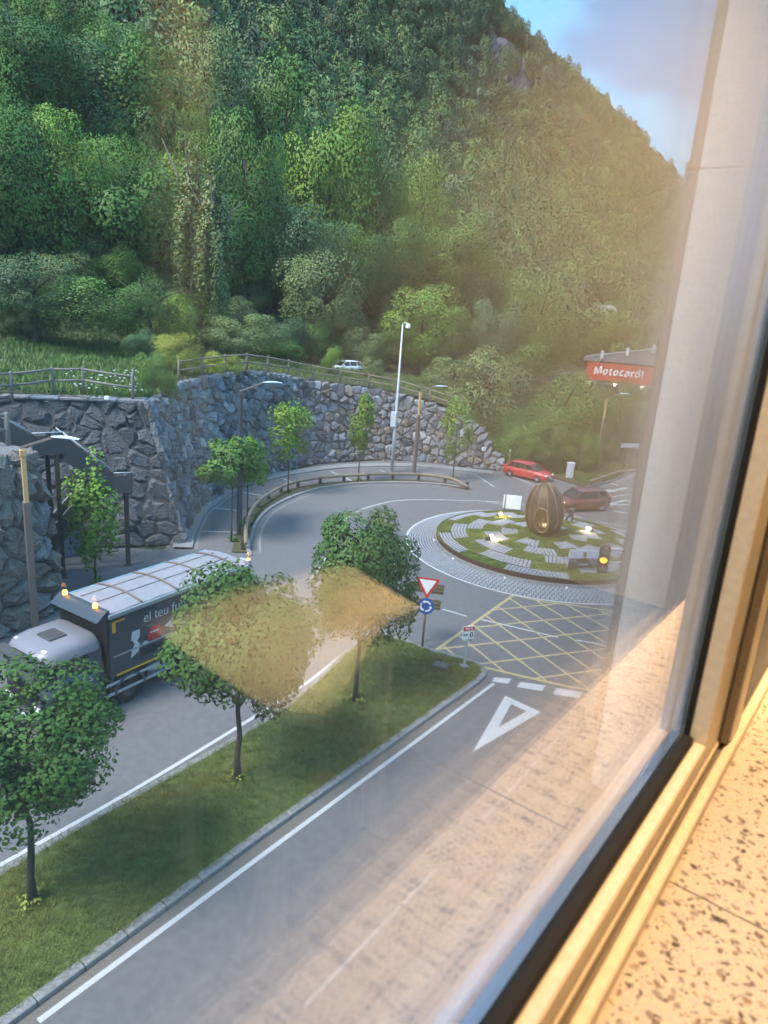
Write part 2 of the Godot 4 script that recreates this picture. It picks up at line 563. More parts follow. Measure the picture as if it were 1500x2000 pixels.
func hillside():
	T = [
	[Vector3(-50, 8.8, 30), Vector3(-20, 8.2, 37.8), Vector3(-14, 8.1, 40), Vector3(-14.1, 8.3, 45), Vector3(-12.1, 8.4, 56), Vector3(-7.8, 7.2, 64.6), Vector3(-0.3, 6.2, 69.5), Vector3(6.3, 4.7, 69.8), Vector3(10.2, 1.2, 69.5), Vector3(17, 0.3, 70), Vector3(27.5, 0.3, 85), Vector3(75, 0.3, 165), Vector3(150, 0.3, 200)],
	[Vector3(-44.1, 10.9, 49.1), Vector3(-32.6, 9.8, 59.7), Vector3(-24.5, 9.2, 69.2), Vector3(-22.2, 8.9, 73.4), Vector3(-17.6, 8.2, 82.4), Vector3(-11.1, 7.6, 91.3), Vector3(-0.8, 6.8, 98.4), Vector3(8.7, 6.1, 103.2), Vector3(14.8, 5.4, 110.2), Vector3(29.1, 3.8, 124.6), Vector3(48.3, 2.2, 142), Vector3(91.8, 0.4, 177.7), Vector3(186.5, 0.8, 235)],
	[Vector3(-63.3, 30.5, 74.8), Vector3(-51.3, 29, 97.3), Vector3(-39.2, 30.8, 112.4), Vector3(-35.5, 30.7, 118.6), Vector3(-28.3, 29.5, 131.1), Vector3(-18.4, 27.6, 143.8), Vector3(-2.9, 23.7, 162.6), Vector3(13, 19.4, 176.4), Vector3(23.1, 17.7, 188), Vector3(46.9, 13.7, 210.8), Vector3(77.5, 9.5, 235.1), Vector3(140.1, 5.2, 276.5), Vector3(259.2, 5.5, 330.4)],
	[Vector3(-94.6, 62, 116.4), Vector3(-73, 61.9, 142.4), Vector3(-56.4, 69.4, 164.1), Vector3(-51.8, 71, 174.2), Vector3(-42.8, 72.3, 195.9), Vector3(-29.4, 72.2, 218), Vector3(-7.4, 70, 249.2), Vector3(15.9, 65.7, 272.7), Vector3(30.6, 63.2, 288.4), Vector3(64.9, 55.9, 318.4), Vector3(108.7, 46.5, 350.2), Vector3(198.2, 30.4, 404), Vector3(368, 14.4, 473.9)],
	[Vector3(-162.6, 166.7, 215.6), Vector3(-123.1, 166.9, 251.5), Vector3(-92.5, 167.9, 273.8), Vector3(-82.8, 167.5, 281), Vector3(-65.2, 165.8, 294.2), Vector3(-44.3, 162.5, 306.8), Vector3(-14.9, 154.5, 328.3), Vector3(13, 144.7, 343.6), Vector3(30.3, 139.4, 358.7), Vector3(70.2, 124.5, 388.7), Vector3(120.9, 102.4, 419.6), Vector3(224.8, 51.5, 468.9), Vector3(430, 5.3, 552.4)],
	[Vector3(-258.9, 94.7, 343.3), Vector3(-193.4, 94.8, 395.2), Vector3(-143.7, 95.4, 425.4), Vector3(-128, 95.2, 434.5), Vector3(-99.8, 94.2, 450.4), Vector3(-67.2, 92.4, 465.2), Vector3(-22.2, 88, 488.1), Vector3(19, 82.6, 503.5), Vector3(43.8, 79.7, 518.1), Vector3(98.6, 71.5, 546.2), Vector3(165.2, 59.3, 573.3), Vector3(294, 31.4, 613.2), Vector3(528.3, 5.9, 678.7)],
	]
	for row in T:
		for i in row.size():
			row[i].z = -row[i].z
	var n := FastNoiseLite.new()
	n.seed = 3
	n.frequency = 0.02
	var st := new_st(true)
	var g := []
	for j in 76:
		var row := []
		for i in 121:
			var p := hill(i / 10.0, j / 15.0)
			p.y += n.get_noise_2d(p.x, p.z) * 6.0 * smoothstep(1.2, 2.0, j / 15.0)
			row.append(p)
		g.append(row)
	for j in 75:
		for i in 120:
			quad(st, g[j][i], g[j + 1][i], g[j + 1][i + 1], g[j][i + 1])
	struct("hillside", st, M.undergrowth)
	# the valley floor, one sheet to the horizon
	st = new_st()
	quad(st, P(-900, -0.05, -300), P(-900, -0.05, 2200), P(2200, -0.05, 2200), P(2200, -0.05, -300))
	struct("ground", st, M.undergrowth)
	# bare rock near the ridge
	rock_face(Vector2(8.25, 3.62), Vector2(0.5, 0.23), "broad bare rock face below the skyline, widest of the outcrops", 61)
	rock_face(Vector2(6.15, 3.8), Vector2(0.14, 0.13), "narrow pale rock outcrop among dark trees, high and left of the broad rock face", 62)
	rock_face(Vector2(9.6, 3.62), Vector2(0.16, 0.13), "small rock outcrop right of the broad rock face, near the falling skyline", 63)


var land := []
func ground_y(x: float, ahead: float) -> float:
	if land.is_empty():
		for j in 40:
			for i in 121: land.append(hill(i / 10.0, j / 16.0))
	var best := 1e9
	var y := 0.0
	for p in land:
		var d := Vector2(p.x - x, p.z + ahead).length_squared()
		if d < best:
			best = d
			y = p.y
	return y


var cliffs := []
func rock_face(c: Vector2, r: Vector2, label: String, sd: int):
	cliffs.append([c, r])
	var n := FastNoiseLite.new()
	n.seed = sd
	n.frequency = 0.16
	n.fractal_type = FastNoiseLite.FRACTAL_RIDGED
	var st := new_st()
	var g := []
	var nu := 44
	var nv := 40
	for j in nv + 1:
		var row := []
		for i in nu + 1:
			var f := Vector2(2.0 * i / nu - 1.0, 2.0 * j / nv - 1.0)
			var p := hill(c.x + f.x * r.x, c.y + f.y * r.y)
			var lump := n.get_noise_3d(p.x * 1.6, p.y * 0.5, p.z)
			var edge := smoothstep(1.0, 0.45, f.length() + 0.35 * n.get_noise_2d(p.x * 0.4 + 50, p.y * 0.4))
			p += Vector3(0.0, 0.35, 0.9) * ((3.0 + lump * 3.5) * edge - 1.6)
			row.append(p)
		g.append(row)
	for j in nv:
		for i in nu:
			quad(st, g[j][i], g[j + 1][i], g[j + 1][i + 1], g[j][i + 1])
	var o := obj("rock_face", st, M.cliff)
	tag(o, label, "rock face", "", "")


# ---------------------------------------------------------------- roads and markings
func V2(a: Array) -> Array:
	var out := []
	for i in range(0, a.size(), 2): out.append(Vector2(a[i], a[i + 1]))
	return out


func roads():
	var st := new_st()
	sheet(st, V2([-60, -30, -60, 38, -20, 37, -12.2, 37.6, -12.6, 46, -10.6, 55, -6, 62.6, 0, 66.4, 5, 66.8, 11, 65, 17.4, 63.4, 20, 66, 60, 122, 160, 250, 260, 250, 90, 40, 60, -30]), 0.0)
	struct("road", st, M.asphalt)
	# raised pavement foot along the boulder wall
	st = new_st()
	var line := smooth_line(V2([-10.69, 38.0, -11.31, 41.0, -11.62, 43.4, -11.76, 45.4, -11.6, 47.6, -11.1, 51.05, -9.5, 54.8, -6.9, 58.4, -3.4, 61.6, 2.0, 63.9, 6.0, 63.8, 9.5, 63.2]))
	var back := offset_line(line, 1.1)
	for i in line.size() - 1:
		var a: Vector2 = line[i]
		var b: Vector2 = line[i + 1]
		quad(st, P(a.x, 0, a.y), P(b.x, 0, b.y), P(b.x, 0.12, b.y), P(a.x, 0.12, a.y))
		quad(st, P(a.x, 0.12, a.y), P(b.x, 0.12, b.y), P(back[i + 1].x, 0.14, back[i + 1].y), P(back[i].x, 0.14, back[i].y))
	struct("pavement", st, M.concrete)
	marking(offset_line(line, -0.2), 0.12, "paint_worn", "thin worn white line along the foot of the boulder wall")
	# lane lines
	marking(V2([-6.07, 10.57, 4.83, 25.24]), 0.14, "paint_white", "long white edge line beside the near kerb of the grass island")
	marking(smooth_line(V2([-9.2, 13.9, -8.89, 14.38, -6.29, 18.08, -3.07, 23.18, -1.75, 25.71, -0.95, 27.55])), 0.14, "paint_white", "white edge line along the far kerb of the grass island, truck side")
	marking(V2([-0.89, 11.29, 2.01, 15.26]), 0.1, "paint_worn", "nearest worn dash of the lane line under the window")
	marking(V2([3.52, 17.35, 7.15, 22.5]), 0.1, "paint_worn", "second worn dash of the lane line, beside the painted triangle")
	marking(smooth_line(V2([-3.5, 34.91, -3.05, 38.62, -2.9, 40.97, -2.98, 42.57, -2.84, 44.8, -2.06, 47.67, -0.85, 49.87, 0.94, 51.79, 3.46, 52.79, 7.8, 53.54, 9.82, 53.5, 12.0, 53.2])), 0.13, "paint_white", "curved white lane line sweeping round behind the roundabout")
	marking(V2([7.8, 53.5, 9.8, 52.6]), 0.12, "paint_white", "short white line branching off the curved lane line")
	marking(V2([3.21, 32.15, 4.33, 31.5]), 0.12, "paint_white", "short white dash between the direction boards and the yellow box")
	marking(V2([5.0, 31.27, 8.37, 29.9]), 0.12, "paint_white", "white dash crossing the upper half of the yellow box")
	marking(V2([9.17, 29.77, 10.9, 29.3]), 0.12, "paint_white", "white dash at the right side of the yellow box")
	marking(V2([16.88, 56.22, 22.0, 60.4]), 0.14, "paint_white", "long white line leading away beside the maroon car")
	for d in [[16.71, 54.02, 17.61, 53.53], [17.83, 53.45, 18.7, 52.95], [16.27, 54.35, 16.5, 54.24]]:
		marking(V2(d), 0.3, "paint_white", "white give-way dash on the road right of the maroon car", "give-way dashes right of the maroon car")
	marking(V2([13.48, 51.46, 14.79, 50.72]), 0.14, "paint_white", "white dash just right of the egg sculpture")
	marking(V2([15.46, 50.23, 17.24, 49.03]), 0.14, "paint_white", "white dash behind the right uplight of the roundabout")
	marking(V2([22.72, 71.65, 29, 79.5]), 0.2, "paint_worn", "far white line beyond the right guard rail")
	for k in 5:
		marking(V2([20.3 + k * 0.78, 63.0 + k * 1.15, 20.85 + k * 0.78, 62.8 + k * 1.15]), 0.35, "paint_white", "short white hatch bar beside the right guard rail", "hatch bars beside the right guard rail")
	var bays := [[-4.85, 59.9, -2.77, 56.9, "fifth"], [-8.4, 56.1, -7.35, 54.9, "fourth"], [-10.6, 51.0, -9.1, 50.48, "third"], [-11.65, 46.44, -9.7, 46.18, "second"], [-11.1, 41.3, -8.8, 41.62, "first"], [-0.61, 61.8, 0.75, 59.45, "sixth"], [7.8, 63.1, 9.14, 58.6, "seventh"], [11.0, 63.7, 12.96, 60.04, "eighth"], [16.48, 63.0, 17.5, 61.4, "ninth"]]
	for b in bays:
		marking(V2([b[0], b[1], b[2], b[3]]), 0.14, "paint_white", "white parking bay line, %s from the corner of the boulder wall" % b[4], "parking bay lines along the boulder wall")
	# arrow on the far lane
	st = new_st()
	sheet(st, V2([18.6, 59.55, 19.55, 60.9, 19.65, 60.55, 21.3, 62.05, 21.5, 61.75, 19.85, 60.3, 20.2, 60.1]), 0.006)
	tag(obj("arrow_marking", st, M.paint_white), "white arrow painted on the far lane beside the right guard rail", "road marking")
	st = new_st()
	var tri_out := [Vector2(17.3, 54.9), Vector2(20.0, 57.6), Vector2(20.6, 55.9)]
	frame_flat(st, tri_out, 0.3, 0.006)
	tag(obj("yield_triangle_marking", st, M.paint_white), "small far give-way triangle painted right of the maroon car", "road marking")
	# give-way line and triangle in the near lane
	var where := ["nearest the island corner", "middle one of three", "farthest from the grass island"]
	var dashes := [[4.92, 25.74, 5.6, 25.71, 5.39, 25.28, 4.77, 25.39], [5.93, 25.52, 6.91, 25.38, 6.66, 24.91, 5.72, 25.09], [7.31, 25.24, 8.3, 25.06, 8.02, 24.57, 7.06, 24.74]]
	for k in 3:
		st = new_st()
		sheet(st, V2(dashes[k]), 0.006)
		tag(obj("yield_line_block", st, M.paint_white), "broad white give-way block before the yellow box, " + where[k], "road marking", "give-way blocks before the yellow box")
	st = new_st()
	frame_flat(st, V2([5.15, 24.36, 6.34, 23.37, 3.52, 20.57]), 0.36, 0.006)
	tag(obj("yield_triangle_marking", st, M.paint_white), "large white give-way triangle painted on the near lane", "road marking")
	# the yellow box
	var poly := PackedVector2Array(V2([2.55, 27.58, 7.03, 34.59, 8.67, 34.0, 10.02, 33.87, 11.8, 33.48, 12.6, 30.0, 8.93, 25.23, 7.87, 25.4, 6.41, 25.87, 4.47, 26.56, 3.22, 26.91]))
	var root := thing("box_junction_marking", "yellow criss-cross box painted on the road at the roundabout entry", "road marking")
	st = new_st()
	var ring: Array = Array(poly)
	ring.append(poly[0])
	ribbon(st, ring, 0.16, 0.008)
	obj("border_line", st, M.paint_yellow, root)
	for fam in [[Vector2(5.0, 27.0), Vector2(0.93, 0.367), 1.62, -5, 6], [Vector2(5.0, 27.0), Vector2(0.462, -0.887), 1.22, -5, 9]]:
		var dir: Vector2 = fam[1]
		var nrm := Vector2(-dir.y, dir.x)
		for k in range(fam[3], fam[4]):
			var c: Vector2 = fam[0] + nrm * fam[2] * k
			for piece in Geometry2D.intersect_polyline_with_polygon(PackedVector2Array([c - dir * 30.0, c + dir * 30.0]), poly):
				st = new_st()
				ribbon(st, Array(piece), 0.11, 0.005 if fam[1].y > 0 else 0.0065)
				obj("cross_line", st, M.paint_yellow, root)


func marking(pts: Array, w: float, m: String, label: String, group := ""):
	var st := new_st()
	ribbon(st, pts, w, 0.006)
	tag(obj("road_line", st, M[m]), label, "road marking", group)


func frame_flat(st: SurfaceTool, poly: Array, w: float, y: float):
	var inner: Array = Geometry2D.offset_polygon(PackedVector2Array(poly), -w, Geometry2D.JOIN_MITER)
	if inner.is_empty(): return
	var q: Array = Array(inner[0])
	var c := Vector2.ZERO
	for p in poly: c += p / poly.size()
	for i in poly.size():                               # match corners by direction
		var a: Vector2 = poly[i]
		var b: Vector2 = poly[(i + 1) % poly.size()]
		var qa: Vector2 = q[0]
		var qb: Vector2 = q[0]
		for k in q:
			if (k - c).normalized().dot((a - c).normalized()) > (qa - c).normalized().dot((a - c).normalized()): qa = k
			if (k - c).normalized().dot((b - c).normalized()) > (qb - c).normalized().dot((b - c).normalized()): qb = k
		quad(st, P(a.x, y, a.y), P(b.x, y, b.y), P(qb.x, y, qb.y), P(qa.x, y, qa.y))


# kerb stones laid one by one along a line
func kerb(pts: Array, w: float, h: float, stone: float, label: String, m: String, y0 := 0.0):
	var root := thing("kerb", label, "kerb")
	var l := length_of(pts)
	var n := int(l / stone)
	for k in n:
		var a: Vector2 = along(pts, l * k / n + 0.008)[0]
		var b: Vector2 = along(pts, l * (k + 1) / n - 0.008)[0]
		var st := new_st()
		bar(st, P(a.x, y0 + h / 2.0, a.y), P(b.x, y0 + h / 2.0, b.y), w, h, 0.02)
		obj("kerb_stone", st, M[m], root)


func island():
	var outline := V2([-10.6, 11.2, -8.7, 14.04, -6.14, 17.63, -3.77, 20.95, -2.52, 23.26, -1.59, 25.53, -0.88, 27.42, -0.38, 28.38, 0.29, 28.69, 2.6, 27.36, 4.2, 26.68, 4.5, 26.2, 4.11, 25.14, -2.79, 15.89, -6.72, 10.36, -9.3, 6.7])
	var st := new_st()
	plan(st, outline, 0.0, 0.13)
	struct("island_turf", st, M.turf)
	# kerbs: far side, tip, near side with its gutter
	var far := smooth_line(V2([-10.6, 11.2, -8.7, 14.04, -6.14, 17.63, -3.77, 20.95, -2.52, 23.26, -1.59, 25.53, -0.88, 27.42, -0.38, 28.38]), 3)
	kerb(far, 0.22, 0.15, 1.0, "pale concrete kerb of the grass island on the truck side", "concrete")
	var tip := smooth_line(V2([-0.38, 28.4, 0.29, 28.72, 1.5, 28.1, 2.6, 27.4, 3.7, 26.95, 4.3, 26.68, 4.55, 26.3, 4.5, 25.8, 4.13, 25.16]), 3)
	kerb(tip, 0.22, 0.15, 0.7, "pale kerb round the tip of the grass island, under the road signs", "concrete")
	var near := V2([4.11, 25.14, -2.79, 15.89, -6.72, 10.36, -9.3, 6.7])
	kerb(near, 0.24, 0.15, 1.0, "weathered concrete kerb of the grass island on the window side", "concrete")
	st = new_st()
	ribbon(st, offset_line(near, 0.3), 0.36, 0.005)
	struct("gutter", st, M.gutter)
	# turf blades
	var poly := PackedVector2Array(outline)
	var blades := []
	rng.seed = 77
	var n := FastNoiseLite.new()
	n.frequency = 0.25
	while blades.size() < 15000:
		var p := Vector2(rng.randf_range(-9.5, 4.5), rng.randf_range(7, 28.7))
		if Geometry2D.is_point_in_polygon(p, poly):
			blades.append([P(p.x, 0.125, p.y), rng.randf_range(0.7, 1.25), Color(1, 1, 1).lerp(Color(1.5, 1.05, 0.9), smoothstep(0.0, 0.5, n.get_noise_2dv(p))) * rng.randf_range(0.75, 1.15)])
	scatter("island_grass", tuft(0.11, 7, 5), M.grass, blades, "short mown grass covering the traffic island", "grass")


func tuft(h: float, blades: int, sd: int) -> ArrayMesh:
	var r := RandomNumberGenerator.new()
	r.seed = sd
	var st := new_st()
	for k in blades:
		var a := r.randf() * TAU
		var o := Vector3(cos(a), 0, sin(a)) * r.randf() * h * 0.7
		var lean := Vector3(cos(a + r.randf_range(-1, 1)), 0, sin(a)) * h * r.randf_range(0.2, 0.9)
		var w := Vector3(-sin(a), 0, cos(a)) * h * 0.07
		var t := r.randf_range(0.8, 1.2)
		st.set_color(Color(t, t, t))
		tri(st, o - w, o + w, o + lean + Vector3(0, h * r.randf_range(0.6, 1.1), 0))
	st.generate_normals()
	return st.commit()


func scatter(called: String, mesh: Mesh, m: Material, places: Array, label: String, category: String, parent: Node = self) -> MultiMeshInstance3D:
	var mm := MultiMesh.new()
	mm.transform_format = MultiMesh.TRANSFORM_3D
	mm.use_colors = true
	mm.mesh = mesh
	mm.instance_count = places.size()
	for i in places.size():
		var s: float = places[i][1]
		mm.set_instance_transform(i, Transform3D(Basis(Vector3.UP, fmod(i * 2.399, TAU)).scaled(Vector3(s, s * (places[i][3] if places[i].size() > 3 else 1.0), s)), places[i][0]))
		mm.set_instance_color(i, places[i][2])
	var o := MultiMeshInstance3D.new()
	o.name = numbered(called) if parent == self else called
	o.multimesh = mm
	o.material_override = m
	parent.add_child(o, true)
	if parent == self: tag(o, label, category, "", "stuff")
	else: o.set_meta("kind", "stuff")
	return o


# ---------------------------------------------------------------- the roundabout
const RC := Vector2(10.1, 42.7)
func dome(r: float) -> float:
	return 0.52 + 0.48 * (1.0 - pow(r / 6.7, 2.0))


func ring_point(r: float, a: float, y: float) -> Vector3:
	return P(RC.x + cos(a) * r, y, RC.y + sin(a) * r)


func roundabout():
	# painted ring
	var st := new_st()
	var pts := []
	for k in 97: pts.append(RC + Vector2.from_angle(TAU * k / 96.0) * 8.55)
	ribbon(st, pts, 0.16, 0.006)
	tag(obj("ring_line", st, M.paint_white), "white ring painted round the cobbled apron of the roundabout", "road marking")
	# cobbled apron, setts joined
	var apron := thing("cobbled_apron", "sloping apron of grey setts round the roundabout", "paving", P(0, 0, 0))
	st = new_st()
	for k in 96:
		var a := TAU * k / 96.0
		var b := TAU * (k + 1) / 96.0
		quad(st, ring_point(6.8, a, 0.1), ring_point(6.8, b, 0.1), ring_point(8.47, b, 0.012), ring_point(8.47, a, 0.012))
	obj("bedding", st, M.sett_joint, apron)
	st = new_st()
	rng.seed = 8
	for row in 10:
		var r0 := 6.82 + row * 0.165
		var n := int(TAU * r0 / 0.235)
		for k in n:
			var a0 := TAU * (k + (row % 2) * 0.5) / n
			sett(st, r0, r0 + 0.132, a0, a0 + TAU / n * 0.86, 0.12 - row * 0.0095 + rng.randf_range(-0.004, 0.006), 0.04)
	obj("setts", st, M.sett, apron).set_meta("kind", "stuff")
	# kerb ring of concrete and the band of rusty steel
	var rim := thing("roundabout_rim", "raised rim of the roundabout: pale concrete kerb below a rust brown steel band", "kerb")
	for k in 40:
		st = new_st()
		var a := TAU * k / 40.0
		var b := TAU * (k + 0.985) / 40.0
		for q in 3:
			var a0: float = lerpf(a, b, q / 3.0)
			var a1: float = lerpf(a, b, (q + 1) / 3.0)
			quad(st, ring_point(6.8, a0, 0.0), ring_point(6.8, a1, 0.0), ring_point(6.76, a1, 0.3), ring_point(6.76, a0, 0.3))
			quad(st, ring_point(6.76, a0, 0.3), ring_point(6.76, a1, 0.3), ring_point(6.62, a1, 0.31), ring_point(6.62, a0, 0.31))
		quad(st, ring_point(6.8, a, 0), ring_point(6.76, a, 0.3), ring_point(6.62, a, 0.31), ring_point(6.62, a, 0))
		quad(st, ring_point(6.8, b, 0), ring_point(6.76, b, 0.3), ring_point(6.62, b, 0.31), ring_point(6.62, b, 0))
		obj("kerb_stone", st, M.concrete, rim)
	st = new_st()
	for k in 96:
		var a := TAU * k / 96.0
		var b := TAU * (k + 1) / 96.0
		quad(st, ring_point(6.7, a, 0.29), ring_point(6.7, b, 0.29), ring_point(6.7, b, 0.57), ring_point(6.7, a, 0.57))
		quad(st, ring_point(6.68, a, 0.57), ring_point(6.68, b, 0.57), ring_point(6.68, b, 0.29), ring_point(6.68, a, 0.29))
		quad(st, ring_point(6.7, a, 0.57), ring_point(6.7, b, 0.57), ring_point(6.68, b, 0.57), ring_point(6.68, a, 0.57))
	obj("steel_band", st, M.corten, rim)
	# the dome of turf
	st = new_st(true)
	for j in 12:
		for k in 72:
			var a := TAU * k / 72.0
			var b := TAU * (k + 1) / 72.0
			var r0 := 6.68 * j / 12.0
			var r1 := 6.68 * (j + 1) / 12.0
			quad(st, ring_point(r0, a, dome(r0)), ring_point(r0, b, dome(r0)), ring_point(r1, b, dome(r1)), ring_point(r1, a, dome(r1)))
	struct("roundabout_turf", st, M.turf)
	# chequered patches of setts
	var radii := [6.6, 5.85, 4.85, 3.8, 2.7, 1.6]
	var number := 0
	for ring in 5:
		for q in 6:
			var a := deg_to_rad(180.0 - 20.0 * ring + 60.0 * q)
			var b := a + deg_to_rad(32.0)
			var root := thing("cobble_patch", "grey sett patch, %s of the dome, %s" % [["outermost ring", "second ring from the rim", "third ring from the rim", "fourth ring from the rim", "innermost ring"][ring], clock((a + b) / 2.0)], "paving", Vector3.ZERO, 0.0, "chequered sett patches on the roundabout")
			patch(root, radii[ring + 1] + 0.03, radii[ring] - 0.03, a, b)
			number += 1
	# turf blades between them
	var blades := []
	rng.seed = 79
	while blades.size() < 9000:
		var r := sqrt(rng.randf()) * 6.64
		var ang := rng.randf() * 360.0
		var ring := 5
		for k in 5:
			if r > radii[k + 1] and r <= radii[k]: ring = k
		if ring < 5 and fposmod(ang - (180.0 - 20.0 * ring), 60.0) < 32.5: continue
		blades.append([ring_point(r, deg_to_rad(ang), dome(r) - 0.005), rng.randf_range(0.7, 1.3), Color(1.0, 1.05, 0.8) * rng.randf_range(0.8, 1.2)])
	scatter("roundabout_grass", tuft(0.12, 6, 6), M.grass, blades, "short grass between the sett patches of the roundabout dome", "grass")
	egg()
	for u in [[7.86, 46.68, "behind and left of the egg, at the far rim"], [13.45, 44.29, "right of the egg"], [6.41, 41.06, "on the near left of the dome, lying on setts"]]:
		var r: float = Vector2(u[0], u[1]).distance_to(RC)
		var at := P(u[0], dome(r), u[1])
		var root := thing("uplight", "lit yellow ground spotlight " + u[2], "spotlight", at, 0.0, "ground spotlights of the roundabout")
		st = new_st()
		box(st, Vector3(0, 0.05, 0), Vector3(0.3, 0.1, 0.22), Basis(), 0.02)
		bar(st, Vector3(-0.17, 0, 0), Vector3(-0.17, 0.24, 0), 0.02, 0.05)
		bar(st, Vector3(0.17, 0, 0), Vector3(0.17, 0.24, 0), 0.02, 0.05)
		obj("bracket", st, M.black, root)
		st = new_st()
		var to := (Vector3(RC.x, 2.0, -RC.y) - at).normalized()
		tube(st, [Vector3(0, 0.2, 0) - to * 0.1, Vector3(0, 0.2, 0) + to * 0.1], [0.09, 0.13], 12)
		obj("housing", st, M.dark_steel, root)
		st = new_st()
		tube(st, [Vector3(0, 0.2, 0) + to * 0.1, Vector3(0, 0.2, 0) + to * 0.13, Vector3(0, 0.2, 0) + to * 0.16], [0.125, 0.11, 0.05], 12)
		obj("lens", st, M.glow_uplight, root)
		omni("uplight_glow", at + Vector3(0, 0.22, 0) + to * 0.24, Color(1.0, 0.72, 0.3), 1.6, 0.12, 12.0)


func clock(a: float) -> String:                          # the far side is away from the window
	return ["on the far side", "far right side", "right rear side", "right side", "right front side", "near right side", "on the near side", "near left side", "left front side", "left side", "left rear side", "far left side"][posmod(int(round((76.7 - rad_to_deg(a)) / 30.0)), 12)]


func sett(st: SurfaceTool, r0: float, r1: float, a0: float, a1: float, y: float, h: float):
	var m := 0.014
	var p := [ring_point(r0, a0, y - h), ring_point(r1, a0, y - h), ring_point(r1, a1, y - h), ring_point(r0, a1, y - h)]
	var da := m / r0
	var q := [ring_point(r0 + m, a0 + da, y), ring_point(r1 - m, a0 + da, y), ring_point(r1 - m, a1 - da, y), ring_point(r0 + m, a1 - da, y)]
	quad(st, q[3], q[2], q[1], q[0])
	for k in 4: quad(st, p[k], p[(k + 1) % 4], q[(k + 1) % 4], q[k])


func patch(root: Node, r0: float, r1: float, a: float, b: float):
	var st := new_st()
	for k in 6:
		var x := lerpf(a, b, k / 6.0)
		var y := lerpf(a, b, (k + 1) / 6.0)
		quad(st, ring_point(r0, x, dome(r0) + 0.012), ring_point(r0, y, dome(r0) + 0.012), ring_point(r1, y, dome(r1) + 0.012), ring_point(r1, x, dome(r1) + 0.012))
	obj("bedding", st, M.sett_joint, root)
	st = new_st()
	var rows := maxi(int((r1 - r0) / 0.17), 3)
	for j in rows:
		var s0 := lerpf(r0, r1, float(j) / rows)
		var s1 := lerpf(r0, r1, (j + 0.78) / rows)
		var n := maxi(int((b - a) * s0 / 0.21), 2)
		for k in n:
			sett(st, s0, s1, lerpf(a, b, float(k) / n), lerpf(a, b, (k + 0.82) / n), dome((s0 + s1) / 2.0) + 0.035 + rng.randf_range(-0.005, 0.008), 0.03)
	obj("setts", st, M.sett, root).set_meta("kind", "stuff")


func egg_radius(t: float) -> float:                     # t from 0 at the foot to 1 at the tip
	return 1.2 * sqrt(maxf(0.0, 1.0 - pow(2.0 * pow(t, 0.86) - 1.0, 2.0)))


